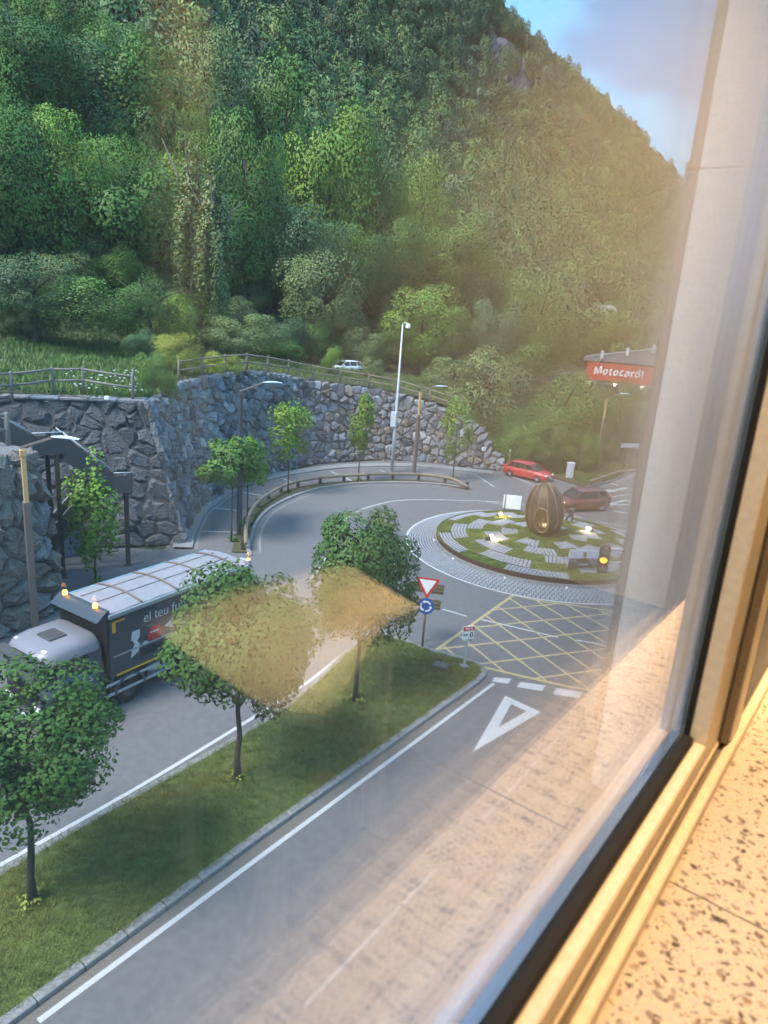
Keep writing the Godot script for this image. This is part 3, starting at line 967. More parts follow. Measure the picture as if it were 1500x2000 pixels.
func egg():
	var root := thing("egg_sculpture", "tall brown egg sculpture with pale upright ribs and an oval opening", "sculpture", P(10.15, dome(0.0) - 0.12, 42.7))
	root.rotation.z = 0.12
	var hgt := 3.45
	var front := atan2(-42.7, 10.15)                     # towards the window: plan angle pointing back to the eye
	front = atan2(-42.7, -10.15)
	var st := new_st(true)
	var inner := new_st(true)
	var rows := 40
	var cols := 96
	for j in rows:
		for k in cols:
			var t := (j + 0.5) / rows
			var a := TAU * (k + 0.5) / cols
			var off := wrapf(a - front + 0.12, -PI, PI)
			var oval := pow(off * egg_radius(t) / 0.45, 2.0) + pow((t - 0.38) / 0.23, 2.0)
			if oval < 1.0: continue
			var v := []
			for c in [[0, 0], [1, 0], [1, 1], [0, 1]]:
				var tt: float = float(j + c[1]) / rows
				var aa: float = TAU * float(k + c[0]) / cols
				var r := egg_radius(clampf(tt, 0.002, 0.998)) * (1.0 - 0.035 * absf(sin(aa * 6.0 + 0.2)))
				v.append(Vector3(cos(aa) * r, tt * hgt, -sin(aa) * r))
			quad(st, v[0], v[1], v[2], v[3])
			quad(inner, v[3] * Vector3(0.95, 1, 0.95), v[2] * Vector3(0.95, 1, 0.95), v[1] * Vector3(0.95, 1, 0.95), v[0] * Vector3(0.95, 1, 0.95))
	obj("shell", st, M.bronze, root)
	obj("lining", inner, M.gold_slat, root)
	for k in 12:
		var a := TAU * k / 12.0 - 0.033
		var off := wrapf(a - front + 0.12, -PI, PI)
		var pts := []
		for j in 33:
			var t := j / 32.0
			var r := egg_radius(clampf(t, 0.004, 0.996)) + 0.01
			if pow(off * r / 0.43, 2.0) + pow((t - 0.38) / 0.22, 2.0) < 1.0:
				if pts.size() > 2:
					st = new_st(true)
					tube(st, pts, 0.026, 6)
					obj("rib", st, M.bronze_edge, root)
				pts = []
				continue
			pts.append(Vector3(cos(a) * r, t * hgt, -sin(a) * r))
		st = new_st(true)
		tube(st, pts, 0.026, 6)
		obj("rib", st, M.bronze_edge, root)
	# frame of the opening and the slats of the heart inside
	var pts := []
	for k in 33:
		var w := TAU * k / 32.0
		var t := 0.38 + 0.23 * sin(w)
		var a := front - 0.12 + 0.45 * cos(w) / egg_radius(t)
		pts.append(Vector3(cos(a) * egg_radius(t), t * hgt, -sin(a) * egg_radius(t)) * Vector3(1.01, 1, 1.01))
	st = new_st(true)
	tube(st, pts, 0.04, 8, false)
	obj("opening_rim", st, M.bronze_edge, root)
	for k in 14:
		var a := TAU * k / 14.0
		st = new_st(true)
		var line := []
		for j in 17:
			var t := 0.14 + 0.5 * j / 16.0
			var r := 0.62 * pow(sin(PI * (t - 0.12) / 0.54), 0.8)
			line.append(Vector3(cos(a) * r, t * hgt, -sin(a) * r))
		tube(st, line, 0.035, 6)
		obj("slat", st, M.gold_slat, root)
	st = new_st(true)
	lathe(st, [Vector2(0.45, -0.1), Vector2(0.45, 0.1), Vector2(0.3, 0.16), Vector2(0, 0.16)], 24)
	obj("plinth", st, M.corten, root)
	st = new_st(true)
	lathe(st, [Vector2(0, 0.0), Vector2(0.09, 0.05), Vector2(0.09, 0.15), Vector2(0, 0.2)], 12, Transform3D(Basis(), Vector3(0, 0.62, 0)))
	obj("lamp_bulb", st, M.glow_warm, root)
	omni("sculpture_lamp", root.transform * Vector3(0, 0.72, 0), Color(1.0, 0.75, 0.4), 0.35, 0.08, 6.0)


# ---------------------------------------------------------------- boulder walls
func stone_wall(called: String, label: String, cols: Array, cell: float, sd: int, depth: float, out: Vector3, keys: Array) -> Node3D:
	rng.seed = sd
	var root := thing(called, label, "retaining wall")
	var run := [0.0]
	for i in cols.size() - 1:
		run.append(run[i] + (cols[i][0].distance_to(cols[i + 1][0]) + cols[i][1].distance_to(cols[i + 1][1])) / 2.0)
	var total: float = run[-1]
	var at := func(u: float) -> Array:
		for i in cols.size() - 1:
			if u <= run[i + 1] or i == cols.size() - 2:
				var f: float = (u - run[i]) / (run[i + 1] - run[i])
				return [cols[i][0].lerp(cols[i + 1][0], f), cols[i][1].lerp(cols[i + 1][1], f)]
		return []
	var surf := func(u: float, v: float) -> Vector3:
		var e: Array = at.call(clampf(u, 0.0, total))
		return e[0] + (e[1] - e[0]).normalized() * v
	var face := func(u: float) -> Vector3:
		var a: Array = at.call(clampf(u - 0.4, 0.0, total))
		var b: Array = at.call(clampf(u + 0.4, 0.0, total))
		var n: Vector3 = (b[0] + b[1] - a[0] - a[1]).cross(a[1] - a[0]).normalized()
		return n
	var flip := 1.0 if face.call(total / 2.0).dot(out) > 0.0 else -1.0
	# core
	var st := new_st(true)
	var steps := int(total / 0.8) + 1
	for k in steps:
		var u0 := total * k / steps
		var u1 := total * (k + 1) / steps
		var n0: Vector3 = face.call(u0) * flip
		var n1: Vector3 = face.call(u1) * flip
		var e0: Array = at.call(u0)
		var e1: Array = at.call(u1)
		quad(st, e0[0] - n0 * 0.02, e1[0] - n1 * 0.02, e1[1] - n1 * 0.02, e0[1] - n0 * 0.02)
		quad(st, e0[1] - n0 * 0.02, e1[1] - n1 * 0.02, e1[1] - n1 * 1.4, e0[1] - n0 * 1.4)
	obj("core", st, M.rock_gap if keys.has("rock_slate") else M.rock_core, root)
	# seeds of the stones
	var pts := []
	var u := -cell * 0.2
	while u < total + cell * 0.3:
		var e: Array = at.call(clampf(u, 0.0, total))
		var h: float = e[0].distance_to(e[1])
		var v := -0.1 + rng.randf() * cell * 0.4
		while v < h + cell * 0.1:
			pts.append(Vector2(u + rng.randf_range(-0.5, 0.5) * cell, v + rng.randf_range(-0.35, 0.35) * cell))
			v += cell * rng.randf_range(0.55, 1.15)
		u += cell * 0.98
	var stones := []
	for i in pts.size():
		var c: Vector2 = pts[i]
		var poly := PackedVector2Array([c + Vector2(-1, -1) * cell * 1.3, c + Vector2(1, -1) * cell * 1.3, c + Vector2(1, 1) * cell * 1.3, c + Vector2(-1, 1) * cell * 1.3])
		for j in pts.size():
			if j == i or c.distance_squared_to(pts[j]) > cell * cell * 7.0: continue
			poly = cut(poly, (c + pts[j]) / 2.0, pts[j] - c)
			if poly.size() < 3: break
		if poly.size() < 3: continue
		var e: Array = at.call(clampf(c.x, 0.0, total))
		var h: float = e[0].distance_to(e[1]) + 0.12
		poly = cut(poly, Vector2(0, h), Vector2(0, 1))
		poly = cut(poly, Vector2(0, -0.05), Vector2(0, -1))
		poly = cut(poly, Vector2(-0.12, 0), Vector2(-1, 0))
		poly = cut(poly, Vector2(total + 0.12, 0), Vector2(1, 0))
		if poly.size() < 3: continue
		var mid := Vector2.ZERO
		for p in poly: mid += p / poly.size()
		var n: Vector3 = face.call(mid.x) * flip
		var d := depth * rng.randf_range(0.45, 1.35)
		var tiltv := Vector2(rng.randf_range(-0.3, 0.3), rng.randf_range(-0.3, 0.3))
		var a := []
		var b := []
		var area := 0.0
		for k in poly.size():
			# cut every corner once: rounder outlines
			var p0: Vector2 = poly[k]
			var p1: Vector2 = poly[(k + 1) % poly.size()]
			area += p0.cross(p1) / 2.0
			for f in [0.12, 0.5, 0.88]:
				var p := p0.lerp(p1, f) + (p1 - p0).orthogonal() * rng.randf_range(-0.05, 0.05)
				var o := mid + (p - mid) * (0.985 + rng.randf_range(-0.05, 0.04))
				var w := mid + (p - mid) * rng.randf_range(0.5, 0.86)
				a.append(surf.call(o.x, o.y) - n * 0.04)
				b.append(surf.call(w.x, w.y) + n * maxf(0.05, d * rng.randf_range(0.5, 1.15) + tiltv.dot(w - mid) * 0.9))
		var off := Vector2(rng.randf_range(-0.25, 0.25), rng.randf_range(-0.25, 0.25)) * cell
		var top: Vector3 = surf.call(mid.x + off.x, mid.y + off.y) + n * (d * rng.randf_range(0.8, 1.3) + tiltv.dot(off) * 0.9)
		stones.append([absf(area) / top.distance_squared_to(EYE), a, b, top, keys[rng.randi() % keys.size()]])
	stones.sort_custom(func(x, y): return x[0] > y[0])
	var rest := {}
	for i in stones.size():
		var s: Array = stones[i]
		if i >= 300 and not rest.has(s[4]): rest[s[4]] = new_st()
		var t: SurfaceTool = new_st() if i < 300 else rest[s[4]]
		var n: int = s[1].size()
		for k in n:
			var k2 := (k + 1) % n
			quad(t, s[1][k], s[1][k2], s[2][k2], s[2][k])
			tri(t, s[2][k], s[2][k2], s[3])
		if i < 300: obj("stone", t, M[s[4]], root)
	for k in rest: obj("stones", rest[k], M[k], root).set_meta("kind", "stuff")
	return root


func cut(poly: PackedVector2Array, o: Vector2, n: Vector2) -> PackedVector2Array:
	var out := PackedVector2Array()
	for i in poly.size():
		var a := poly[i]
		var b := poly[(i + 1) % poly.size()]
		var da := (a - o).dot(n)
		var db := (b - o).dot(n)
		if da <= 0.0: out.append(a)
		if (da < 0.0 and db > 0.0) or (da > 0.0 and db < 0.0): out.append(a.lerp(b, da / (da - db)))
	return out


func walls():
	var c := []
	for k in [[-11.43, 38.65, -13.4, 8.0, 38.4], [-12.05, 42.19, -13.7, 8.15, 42.8], [-12.33, 45.61, -13.8, 8.3, 46.2], [-12.11, 48.44, -13.5, 8.3, 49.5], [-11.56, 50.47, -12.8, 8.4, 51.6], [-10.34, 54.88, -11.4, 8.4, 55.8], [-8.54, 59.18, -9.4, 7.9, 60.0], [-7.1, 61.72, -7.8, 7.3, 62.8], [-3.66, 64.67, -4.1, 6.7, 66.0], [0.12, 66.47, -0.1, 6.2, 67.8], [4.54, 66.84, 4.5, 5.2, 68.2], [7.82, 65.24, 7.9, 4.0, 66.6], [9.49, 65.14, 9.6, 1.8, 66.2], [11.2, 65.0, 11.3, 0.5, 65.7]]:
		c.append([P(k[0], 0, k[1]), P(k[2], k[3], k[4])])
	stone_wall("boulder_wall", "long curved retaining wall of rough grey boulders behind the parking bays", c, 0.85, 101, 0.24, Vector3(0.5, 0, 1), ["rock_grey", "rock_grey", "rock_pale", "rock_dark", "rock_brown", "rock_blue", "rock_grey", "rock_grey"])
	c = []
	for k in [[-20.4, 35.4, -20.8, 7.9, 36.9], [-18.0, 36.3, -18.4, 7.95, 37.6], [-15.0, 37.4, -15.8, 8.0, 38.2], [-13.2, 38.05, -14.5, 8.0, 38.35], [-11.43, 38.65, -13.4, 8.0, 38.4]]:
		c.append([P(k[0], 0, k[1]), P(k[2], k[3], k[4])])
	stone_wall("boulder_wall", "dark wall of large smooth boulders facing the window between the stairs and the corner", c, 1.1, 102, 0.1, Vector3(0.3, 0, 1), ["rock_dark", "rock_dark", "rock_slate"])
	c = []
	for k in [[-19.8, 16.8, -20.8, 7.0, 17.3], [-17.2, 21.4, -18.2, 7.0, 21.9], [-15.6, 25.4, -16.6, 7.0, 25.9], [-14.6, 28.2, -15.6, 7.0, 28.7], [-14.15, 29.4, -15.25, 7.0, 29.9]]:
		c.append([P(k[0], 0, k[1]), P(k[2], k[3], k[4])])
	var left := stone_wall("boulder_wall", "brownish boulder wall at the left edge, behind the street lamp and the truck cab", c, 1.2, 103, 0.36, Vector3(1, 0, 0.5), ["rock_brown", "rock_grey", "rock_earth", "rock_brown", "rock_earth"])
	# its end return and top
	var st := new_st()
	quad(st, P(-14.2, 0, 29.4), P(-18.5, 0, 31.6), P(-19.3, 7, 32.0), P(-15.3, 7, 29.9))
	quad(st, P(-15.25, 7.0, 29.9), P(-19.3, 7.0, 32.0), P(-27, 7.2, 20), P(-20.8, 7.0, 17.3))
	obj("top_ledge", st, M.rock_grey, left)
	# capping slabs of the middle wall, and the fill behind the stairs
	st = new_st()
	rng.seed = 9
	var cap := thing("wall_capping", "flat stone ledge along the top of the dark boulder wall", "stone ledge")
	for k in 5:
		st = new_st()
		var a := P(-20.6, 8.0, 37.0).lerp(P(-13.5, 8.05, 38.6), k / 5.0)
		var b := P(-20.6, 8.0, 37.0).lerp(P(-13.5, 8.05, 38.6), (k + 0.98) / 5.0)
		bar(st, a + Vector3(0, 0.06, -0.55), b + Vector3(0, 0.06, -0.55), 1.3, 0.16, 0.04)
		obj("stone", st, M.rock_blue if k % 2 else M.rock_grey, cap)
	st = new_st()
	quad(st, P(-20.4, 0, 35.4), P(-30, 0, 30), P(-30, 8.2, 31), P(-20.8, 7.9, 36.9))
	quad(st, P(-30, 8.15, 31), P(-20.8, 8.05, 37.0), P(-22, 8.3, 40), P(-50, 8.9, 31))
	struct("terrace_bank", st, M.soil)


# ---------------------------------------------------------------- the building of the window (outside)
func building():
	var root := thing("apartment_building", "stone clad facade that the window is set in, its window jamb seen at the right", "building")
	var pieces := [
		["wall", Vector3(-0.19, -7.4, 0.2), Vector3(0.22, 13.2, 14.0)],
		["wall", Vector3(-0.19, 4.9, 0.2), Vector3(0.22, 7.6, 14.0)],
		["wall", Vector3(-0.19, 0.18, -4.1), Vector3(0.22, 1.86, 5.4)],
	]
	for p in pieces:
		var st := new_st()
		box(st, W(p[1].x, p[1].y, p[1].z), p[2], Basis(NV, Vector3.UP, -SV))
		obj(p[0], st, M.facade_grey, root)
	# exterior jamb of polished granite: slabs with a joint, a rounded brown edge at the street side
	for k in [[-0.75, 0.2], [0.2004, 1.05]]:
		var st := new_st()
		local_box(st, Vector3(-0.308, k[0], 1.05), Vector3(-0.215, k[1], 1.2), 0.002)
		obj("jamb_slab", st, M.granite_out, root)
		st = new_st()
		local_box(st, Vector3(-0.3225, k[0], 1.049), Vector3(-0.3085, k[1], 1.2), 0.004)
		obj("jamb_edge", st, M.granite_edge, root)
	var st := new_st()
	local_box(st, Vector3(-0.3265, 0.19, 1.05), Vector3(-0.318, 0.212, 1.2), 0.003)
	obj("joint_bead", st, M.granite_edge, root)
	st = new_st()
	local_box(st, Vector3(-0.2145, -0.75, 1.047), Vector3(-0.178, 1.05, 1.2), 0.002)
	obj("shutter_guide", st, M.guide_brown, root)
	st = new_st()
	local_box(st, Vector3(-0.34, -0.79, -1.4), Vector3(-0.18, -0.74, 1.05), 0.004)
	obj("outer_sill", st, M.facade_grey, root)
	st = new_st()
	local_box(st, Vector3(-0.31, -0.8, 1.2), Vector3(-0.13, 1.1, 7.0), 0.0)
	obj("wall", st, M.facade_grey, root)
	st = new_st()
	local_box(st, Vector3(-0.33, 1.05, -1.4), Vector3(-0.13, 1.1, 1.2), 0.0)
	obj("lintel", st, M.facade_grey, root)


func local_box(st: SurfaceTool, a: Vector3, b: Vector3, chamfer := 0.0):   # corners as (n, y, s) beside the window
	var c := (a + b) / 2.0
	var d := (b - a).abs()
	box(st, W(c.x, c.y, c.z), d, Basis(NV, Vector3.UP, -SV), chamfer)


func far_buildings():
	# the shop with the red sign
	var u := (Vector3(44.9, 0, -127.3) - Vector3(34.6, 0, -130.5)).normalized()
	var o := Vector3(34.2, 0, -130.6)
	var back := Vector3(-u.z, 0, u.x)
	if back.z > 0: back = -back
	var shop := thing("shop_building", "shop with a big red sign above its glazing and a sloping grey roof", "building")
	var st := new_st()
	var b := Basis(u, Vector3.UP, -back)
	box(st, o + u * 8.0 + back * 6.0 + Vector3(0, 2.0, 0), Vector3(17, 4, 12), b)
	obj("wall", st, M.facade_grey, shop)
	st = new_st()
	slab(st, PackedVector2Array([Vector2(-0.6, 7.2), Vector2(-0.6, 7.6), Vector2(14, 10.6), Vector2(17.5, 10.6), Vector2(17.5, 7.2)]), o + back * 1.0, u, Vector3.UP, back * 11.0)
	obj("roof", st, M.roof_grey, shop)
	for k in 4:
		st = new_st()
		box(st, o + u * (2.5 + k * 4.2) + back * 0.9 + Vector3(0, 8.4 + k * 0.85, 0), Vector3(0.5, 1.4, 0.5), b)
		obj("roof_vent", st, M.off_white, shop)
	st = new_st()
	bar(st, o + u * -0.5 + back * 0.95 + Vector3(0, 7.75, 0), o + u * 14 + back * 0.95 + Vector3(0, 10.75, 0), 0.15, 0.15)
	obj("roof_edge", st, M.steel, shop)
	for k in 5:
		st = new_st()
		box(st, o + u * (1.8 + k * 3.2) + Vector3(0, 1.9, 0) - back * 0.04, Vector3(2.6, 2.8, 0.08), b)
		obj("window", st, M.dark_glass, shop)
	var sign := thing("shop_sign", "long red sign board with white slanted lettering on the shop front", "sign", o - back * 0.35)
	st = new_st()
	slab(st, PackedVector2Array([Vector2(0.2, 4.0), Vector2(15.5, 4.0), Vector2(15.5, 7.0), Vector2(0.2, 7.0)]), Vector3.ZERO, u, Vector3.UP, back * 0.3)
	obj("board", st, M.facade_red, sign)
	lettering("lettering", "Motocard!", 1.25, M.white, sign, Transform3D(Basis(u, Vector3.UP, -back), u * 5.7 + Vector3(0, 5.5, 0) - back * 0.06), true, 0.1, 0.25)
	for k in 3:
		st = new_st()
		var q := u * (1.0 + k * 4.5)
		bar(st, q + Vector3(0, 3.9, 0), q + Vector3(0, 3.7, 0) - back * 1.4, 0.08, 0.08)
		obj("lamp_arm", st, M.steel, sign)
		st = new_st()
		box(st, q + Vector3(0, 3.66, 0) - back * 1.5, Vector3(0.7, 0.12, 0.3), b)
		obj("sign_lamp", st, M.glow_warm, sign)
		omni("shop_lamp", o - back * 0.35 + q + Vector3(0, 3.45, 0) - back * 1.5, Color(1.0, 0.85, 0.6), 1.5, 0.2, 12.0)
	# grey shed
	var shed := thing("metal_shed", "low grey metal shed seen between the trees", "building")
	u = (Vector3(27, 0, -116.5) - Vector3(20, 0, -118.3)).normalized()
	back = Vector3(u.z, 0, -u.x)
	if back.z > 0: back = -back
	for k in 9:
		st = new_st()
		box(st, Vector3(20, 2.7, -118.3) + u * (0.5 + k), Vector3(0.94, 5.4 - 0.05 * k, 0.12), Basis(u, Vector3.UP, -back))
		obj("panel", st, M.roof_grey, shed)
	st = new_st()
	box(st, Vector3(20, 5.45, -118.3) + u * 4.5 + back * 3.0, Vector3(9.6, 0.16, 6.4), Basis(u, Vector3.UP, -back))
	obj("roof", st, M.facade_grey, shed)
	st = new_st()
	box(st, Vector3(20, 2.6, -118.3) + u * 4.5 + back * 3.2, Vector3(9.0, 5.2, 5.8), Basis(u, Vector3.UP, -back))
	obj("wall", st, M.facade_grey, shed)
	# white building among the trees on the slope
	var hut := thing("hillside_house", "small white house front showing among the trees above the shop", "building")
	u = (Vector3(66.6, 0, -230.6) - Vector3(58.4, 0, -232.8)).normalized()
	back = Vector3(u.z, 0, -u.x)
	if back.z > 0: back = -back
	var hb := Basis(u, Vector3.UP, -back)
	o = Vector3(58.4, 0, -232.8)
	st = new_st()
	box(st, o + u * 4.6 + back * 3.5 + Vector3(0, 14.5, 0), Vector3(9.6, 5.6, 7), hb)
	obj("wall", st, M.white, hut)
	st = new_st()
	slab(st, PackedVector2Array([Vector2(-0.5, 17.3), Vector2(9.7, 17.3), Vector2(8.2, 19.0), Vector2(1.0, 19.0)]), o - back * 0.3, u, Vector3.UP, back * 7.6)
	obj("roof", st, M.off_white, hut)
	for k in 4:
		st = new_st()
		box(st, o + u * (1.6 + k * 2.0) - back * 0.03 + Vector3(0, 15.6, 0), Vector3(1.1, 1.2, 0.08), hb)
		obj("window", st, M.dark_glass, hut)


# ---------------------------------------------------------------- trees
func crown_mesh(sd: int, r: Vector3, clumps: int, leaves: int, size: float, open := 0.85) -> ArrayMesh:
	var g := RandomNumberGenerator.new()
	g.seed = sd
	var cs := []
	for k in clumps:
		var d := Vector3(g.randfn(), g.randfn() * 0.9 + 0.1, g.randfn()).normalized()
		var f := 0.3 + 0.5 * pow(g.randf(), 0.5)
		cs.append([d * f, g.randf_range(0.2, 0.38), g.randf_range(0.7, 1.35)])
	var v := PackedVector3Array()
	var n := PackedVector3Array()
	var col := PackedColorArray()
	for i in leaves:
		var c: Array = cs[g.randi() % clumps]
		var d := Vector3(g.randfn(), g.randfn() + 0.35, g.randfn()).normalized()
		var p: Vector3 = (c[0] + d * c[1] * g.randf_range(0.7, 1.05)) * r
		var nn := (d + Vector3(g.randfn(), g.randfn(), g.randfn()) * 0.45 + Vector3(0, 0.25, 0)).normalized()
		var shade: Vector3 = (nn * 0.4 + d * 0.5 + c[0] * 1.2).normalized()
		var t := nn.cross(Vector3(g.randfn(), g.randfn(), g.randfn())).normalized()
		var b := nn.cross(t)
		var s := size * g.randf_range(0.6, 1.3)
		var tone: float = c[2] * g.randf_range(0.8, 1.2)
		var cc := Color(tone * g.randf_range(0.92, 1.1), tone, tone * g.randf_range(0.85, 1.1))
		var q := [p - t * s * 0.5, p + b * s * 0.32 + nn * s * 0.06, p + t * s * 0.5, p - b * s * 0.32 + nn * s * 0.06]
		for k in [0, 1, 2, 0, 2, 3]:
			v.append(q[k]); n.append(shade); col.append(cc)
	var arr := []
	arr.resize(Mesh.ARRAY_MAX)
	arr[Mesh.ARRAY_VERTEX] = v
	arr[Mesh.ARRAY_NORMAL] = n
	arr[Mesh.ARRAY_COLOR] = col
	var m := ArrayMesh.new()
	m.add_surface_from_arrays(Mesh.PRIMITIVE_TRIANGLES, arr)
	return m


func trunk_mesh(h: float, r: float, limbs: int, spread: float, sd: int, bend := 0.05) -> ArrayMesh:
	var g := RandomNumberGenerator.new()
	g.seed = sd
	var st := new_st(true)
	var pts := []
	var rad := []
	for k in 6:
		var f := k / 5.0
		pts.append(Vector3(g.randf_range(-1, 1) * bend * f, h * f, g.randf_range(-1, 1) * bend * f))
		rad.append(r * lerpf(1.0, 0.45, f) * (1.35 if k == 0 else 1.0))
	tube(st, pts, rad, 9)
	for k in limbs:
		var a := TAU * k / limbs + g.randf_range(-0.3, 0.3)
		var f := g.randf_range(0.62, 0.98)
		var p0 := Vector3(0, h * f, 0)
		var p1 := p0 + Vector3(cos(a) * spread * 0.5, spread * g.randf_range(0.3, 0.6), sin(a) * spread * 0.5)
		var p2 := p1 + Vector3(cos(a) * spread * 0.45, spread * g.randf_range(0.2, 0.6), sin(a) * spread * 0.45)
		tube(st, [p0, p1, p2], [r * 0.4, r * 0.25, r * 0.08], 6)
	st.generate_normals()
	return st.commit()


func tree(called: String, label: String, category: String, at: Vector3, crown: Mesh, leaf: String, crown_at: Vector3, crown_scale: Vector3, trunk: Mesh, bark: String, trunk_scale: Vector3, group := "", turn := 0.0) -> Node3D:
	var root := thing(called, label, category, at, 0.0, group)
	if trunk:
		put("trunk" if category == "tree" else "stem", trunk, M[bark], root, Transform3D(Basis.from_scale(trunk_scale), Vector3.ZERO))
	put("crown" if category == "tree" else "foliage", crown, M[leaf], root, Transform3D(Basis(Vector3.UP, turn).scaled(crown_scale), crown_at))
	return root


func forest():
	var near := []
	for k in 5:
		near.append(crown_mesh(300 + k, Vector3(1, 1, 1), [26, 30, 34, 22, 40][k], [15000, 16000, 17000, 13000, 14000][k], [0.042, 0.04, 0.038, 0.046, 0.044][k]))
	var far := []
	for k in 4: far.append(crown_mesh(320 + k, Vector3(1, 1, 1), 18, 2400, 0.11))
	var trunk := trunk_mesh(1.0, 0.03, 4, 0.3, 5, 0.02)
	rng.seed = 40
	var heroes := [
		[-31.3, 80.1, 11.8, 28.7, 8.4, "leaf_mid", 0, "big rounded broadleaf tree above the meadow, left of the poplars"],
		[-38.5, 74.7, 11.2, 28.2, 5.4, "leaf_deep", 1, "dark broadleaf tree cut by the left edge of the view, above the meadow"],
		[-42.6, 94.8, 27.2, 42.2, 8.2, "leaf_blue", 2, "grey-green tree high at the left, behind the rounded tree"],
		[-36.7, 101.6, 28.2, 43.0, 7.8, "leaf_mid", 3, "broad tree with fresh top right of the grey-green tree"],
		[-44.4, 89.6, 30.5, 42.3, 6.5, "leaf_deep", 0, "dark tree in the upper left corner of the view"],
		[-21.1, 75.1, 7.9, 29.2, 2.0, "leaf_pale", 4, "slender poplar, left one of the pair behind the corner of the wall"],
		[-18.4, 73.7, 8.2, 25.4, 1.9, "leaf_pale", 4, "slender poplar, right one of the pair behind the corner of the wall"],
		[-20.9, 97.8, 15.1, 35.4, 5.4, "leaf_mid", 1, "tall fresh green tree just right of the poplars"],
		[-30.5, 116.1, 31.1, 49.8, 6.9, "leaf_pale", 2, "pale tree rising high behind the poplars"],
		[-20.6, 128.3, 26.7, 49.5, 8.4, "leaf_mid", 3, "dense tree high on the slope above the middle of the wall"],
		[-11.9, 117.4, 16.3, 41.9, 8.1, "leaf_fresh", 0, "large light green tree above the middle of the wall"],
		[-4.7, 121.9, 16.2, 40.3, 4.8, "leaf_mid", 4, "narrow light green tree beside the large light green one"],
		[2.8, 128.0, 17.7, 38.3, 5.5, "leaf_fresh", 4, "narrow fresh green tree, second right of the large light green one"],
		[-14.0, 101.0, 11.7, 25.7, 5.9, "leaf_blue", 1, "blue-green tree half way down the slope behind the fence"],
		[-9.7, 91.5, 7.4, 19.0, 5.3, "leaf_pale", 2, "pale rounded tree just behind the fence, left of the camera mast"],
		[3.1, 94.0, 6.9, 16.7, 5.4, "leaf_fresh", 3, "bright bushy tree behind the camera mast"],
		[8.9, 119.7, 14.7, 28.8, 6.0, "leaf_mid", 0, "domed green tree right of the camera mast"],
		[12.3, 99.2, 6.8, 15.5, 4.7, "leaf_blue", 1, "grey-green bushy tree between the mast and the far lamps"],
		[22.2, 115.9, 4.6, 19.7, 7.2, "leaf_mid", 2, "broad tree above the grey shed"],
		[44.4, 143.0, 1.5, 16.0, 6.0, "leaf_mid", 3, "tree left of the shop with the red sign"],
		[10.4, 79.3, -1.3, 9.9, 5.2, "leaf_pale", 3, "large bush hanging over the right end of the boulder wall"],
		[6.8, 81.7, 3.2, 8.9, 3.5, "leaf_pale", 1, "willowy bush above the right end of the fence"],
		[17.7, 73.9, -1.0, 8.4, 4.6, "leaf_mid", 0, "big rounded tree beside the red car"],
		[25.5, 80.0, -1.8, 5.9, 2.7, "leaf_deep", 1, "dark tree right of the far street lamp"],
		[13.8, 72.7, -1.1, 4.9, 3.2, "leaf_deep", 2, "dark shrub directly behind the red car"],
		[40.0, 113.0, -1.0, 3.6, 3.6, "leaf_deep", 3, "dark bush standing under the shop sign at the right"],
		[-29.4, 59.1, 9.5, 15.6, 3.8, "leaf_blue", 2, "grey-green bush at the back of the meadow, left"],
		[-24.9, 61.1, 9.5, 14.5, 4.3, "leaf_mid", 1, "wide bush at the back of the meadow, middle"],
		[-21.2, 62.5, 8.7, 14.8, 2.6, "leaf_deep", 3, "dark bush at the back of the meadow beside the poplars"],
		[-18.7, 52.8, 9.1, 11.2, 1.3, "leaf_blue", 0, "small blue-green shrub on the meadow near the wall corner"],
		[-14.4, 70.5, 8.2, 12.3, 3.6, "leaf_pale", 1, "pale shrub behind the fence, right of the poplars"],
		[-6.4, 73.7, 7.2, 9.6, 1.2, "leaf_fresh", 2, "small fresh green sapling behind the fence, left of the white car"],
		[-2.5, 77.0, 6.2, 8.6, 1.4, "leaf_pale", 3, "small pale shrub behind the fence, right of the white car"],
		[-11.6, 77.1, 7.1, 10.3, 2.2, "leaf_mid", 0, "low shrub behind the fence posts in the middle"],
		[-15.0, 49.8, 8.3, 11.1, 1.7, "leaf_yellow", 2, "yellow-green shrub on the corner of the wall"],
		[-14.2, 42.7, 7.3, 10.4, 1.2, "leaf_mid", 1, "ivy mass hanging over the corner of the wall"],
		[-12.9, 53.5, 7.8, 9.8, 1.5, "leaf_yellow", 3, "yellow-green creeper at the start of the long fence"],
		[3.9, 73.9, 2.4, 5.6, 2.1, "leaf_deep", 2, "dark bush growing at the wall top behind the far street lamp"],
		[15.5, 98.8, 4.3, 11.1, 5.0, "leaf_mid", 1, "loose green tree left of the grey shed"],
		[-38.4, 79.2, 13.4, 22.5, 4.7, "leaf_mid", 3, "mid green tree between the dark tree at the left edge and the rounded tree"],
		[-6.6, 107.8, 10.7, 24.7, 5.4, "leaf_deep", 1, "dark shaded tree left of the camera mast, half way up"],
		[-1.2, 112.0, 15.4, 26.2, 4.8, "leaf_mid", 2, "mid green tree above the camera mast"],
	]
	heroes.append([30.1, 95.0, 0.0, 6.4, 3.6, "leaf_mid", 2, "rounded green tree below the left end of the shop sign"])
	heroes.append([33.6, 92.0, 0.0, 4.6, 2.8, "leaf_fresh", 1, "small bright tree below the middle of the shop sign"])
	heroes.append([26.0, 97.0, 0.0, 7.2, 3.6, "leaf_pale", 0, "pale tree left of the shop sign, behind the big rounded tree"])
	var slim := crown_mesh(330, Vector3(2.0, 10.5, 2.0), 60, 9000, 0.3)
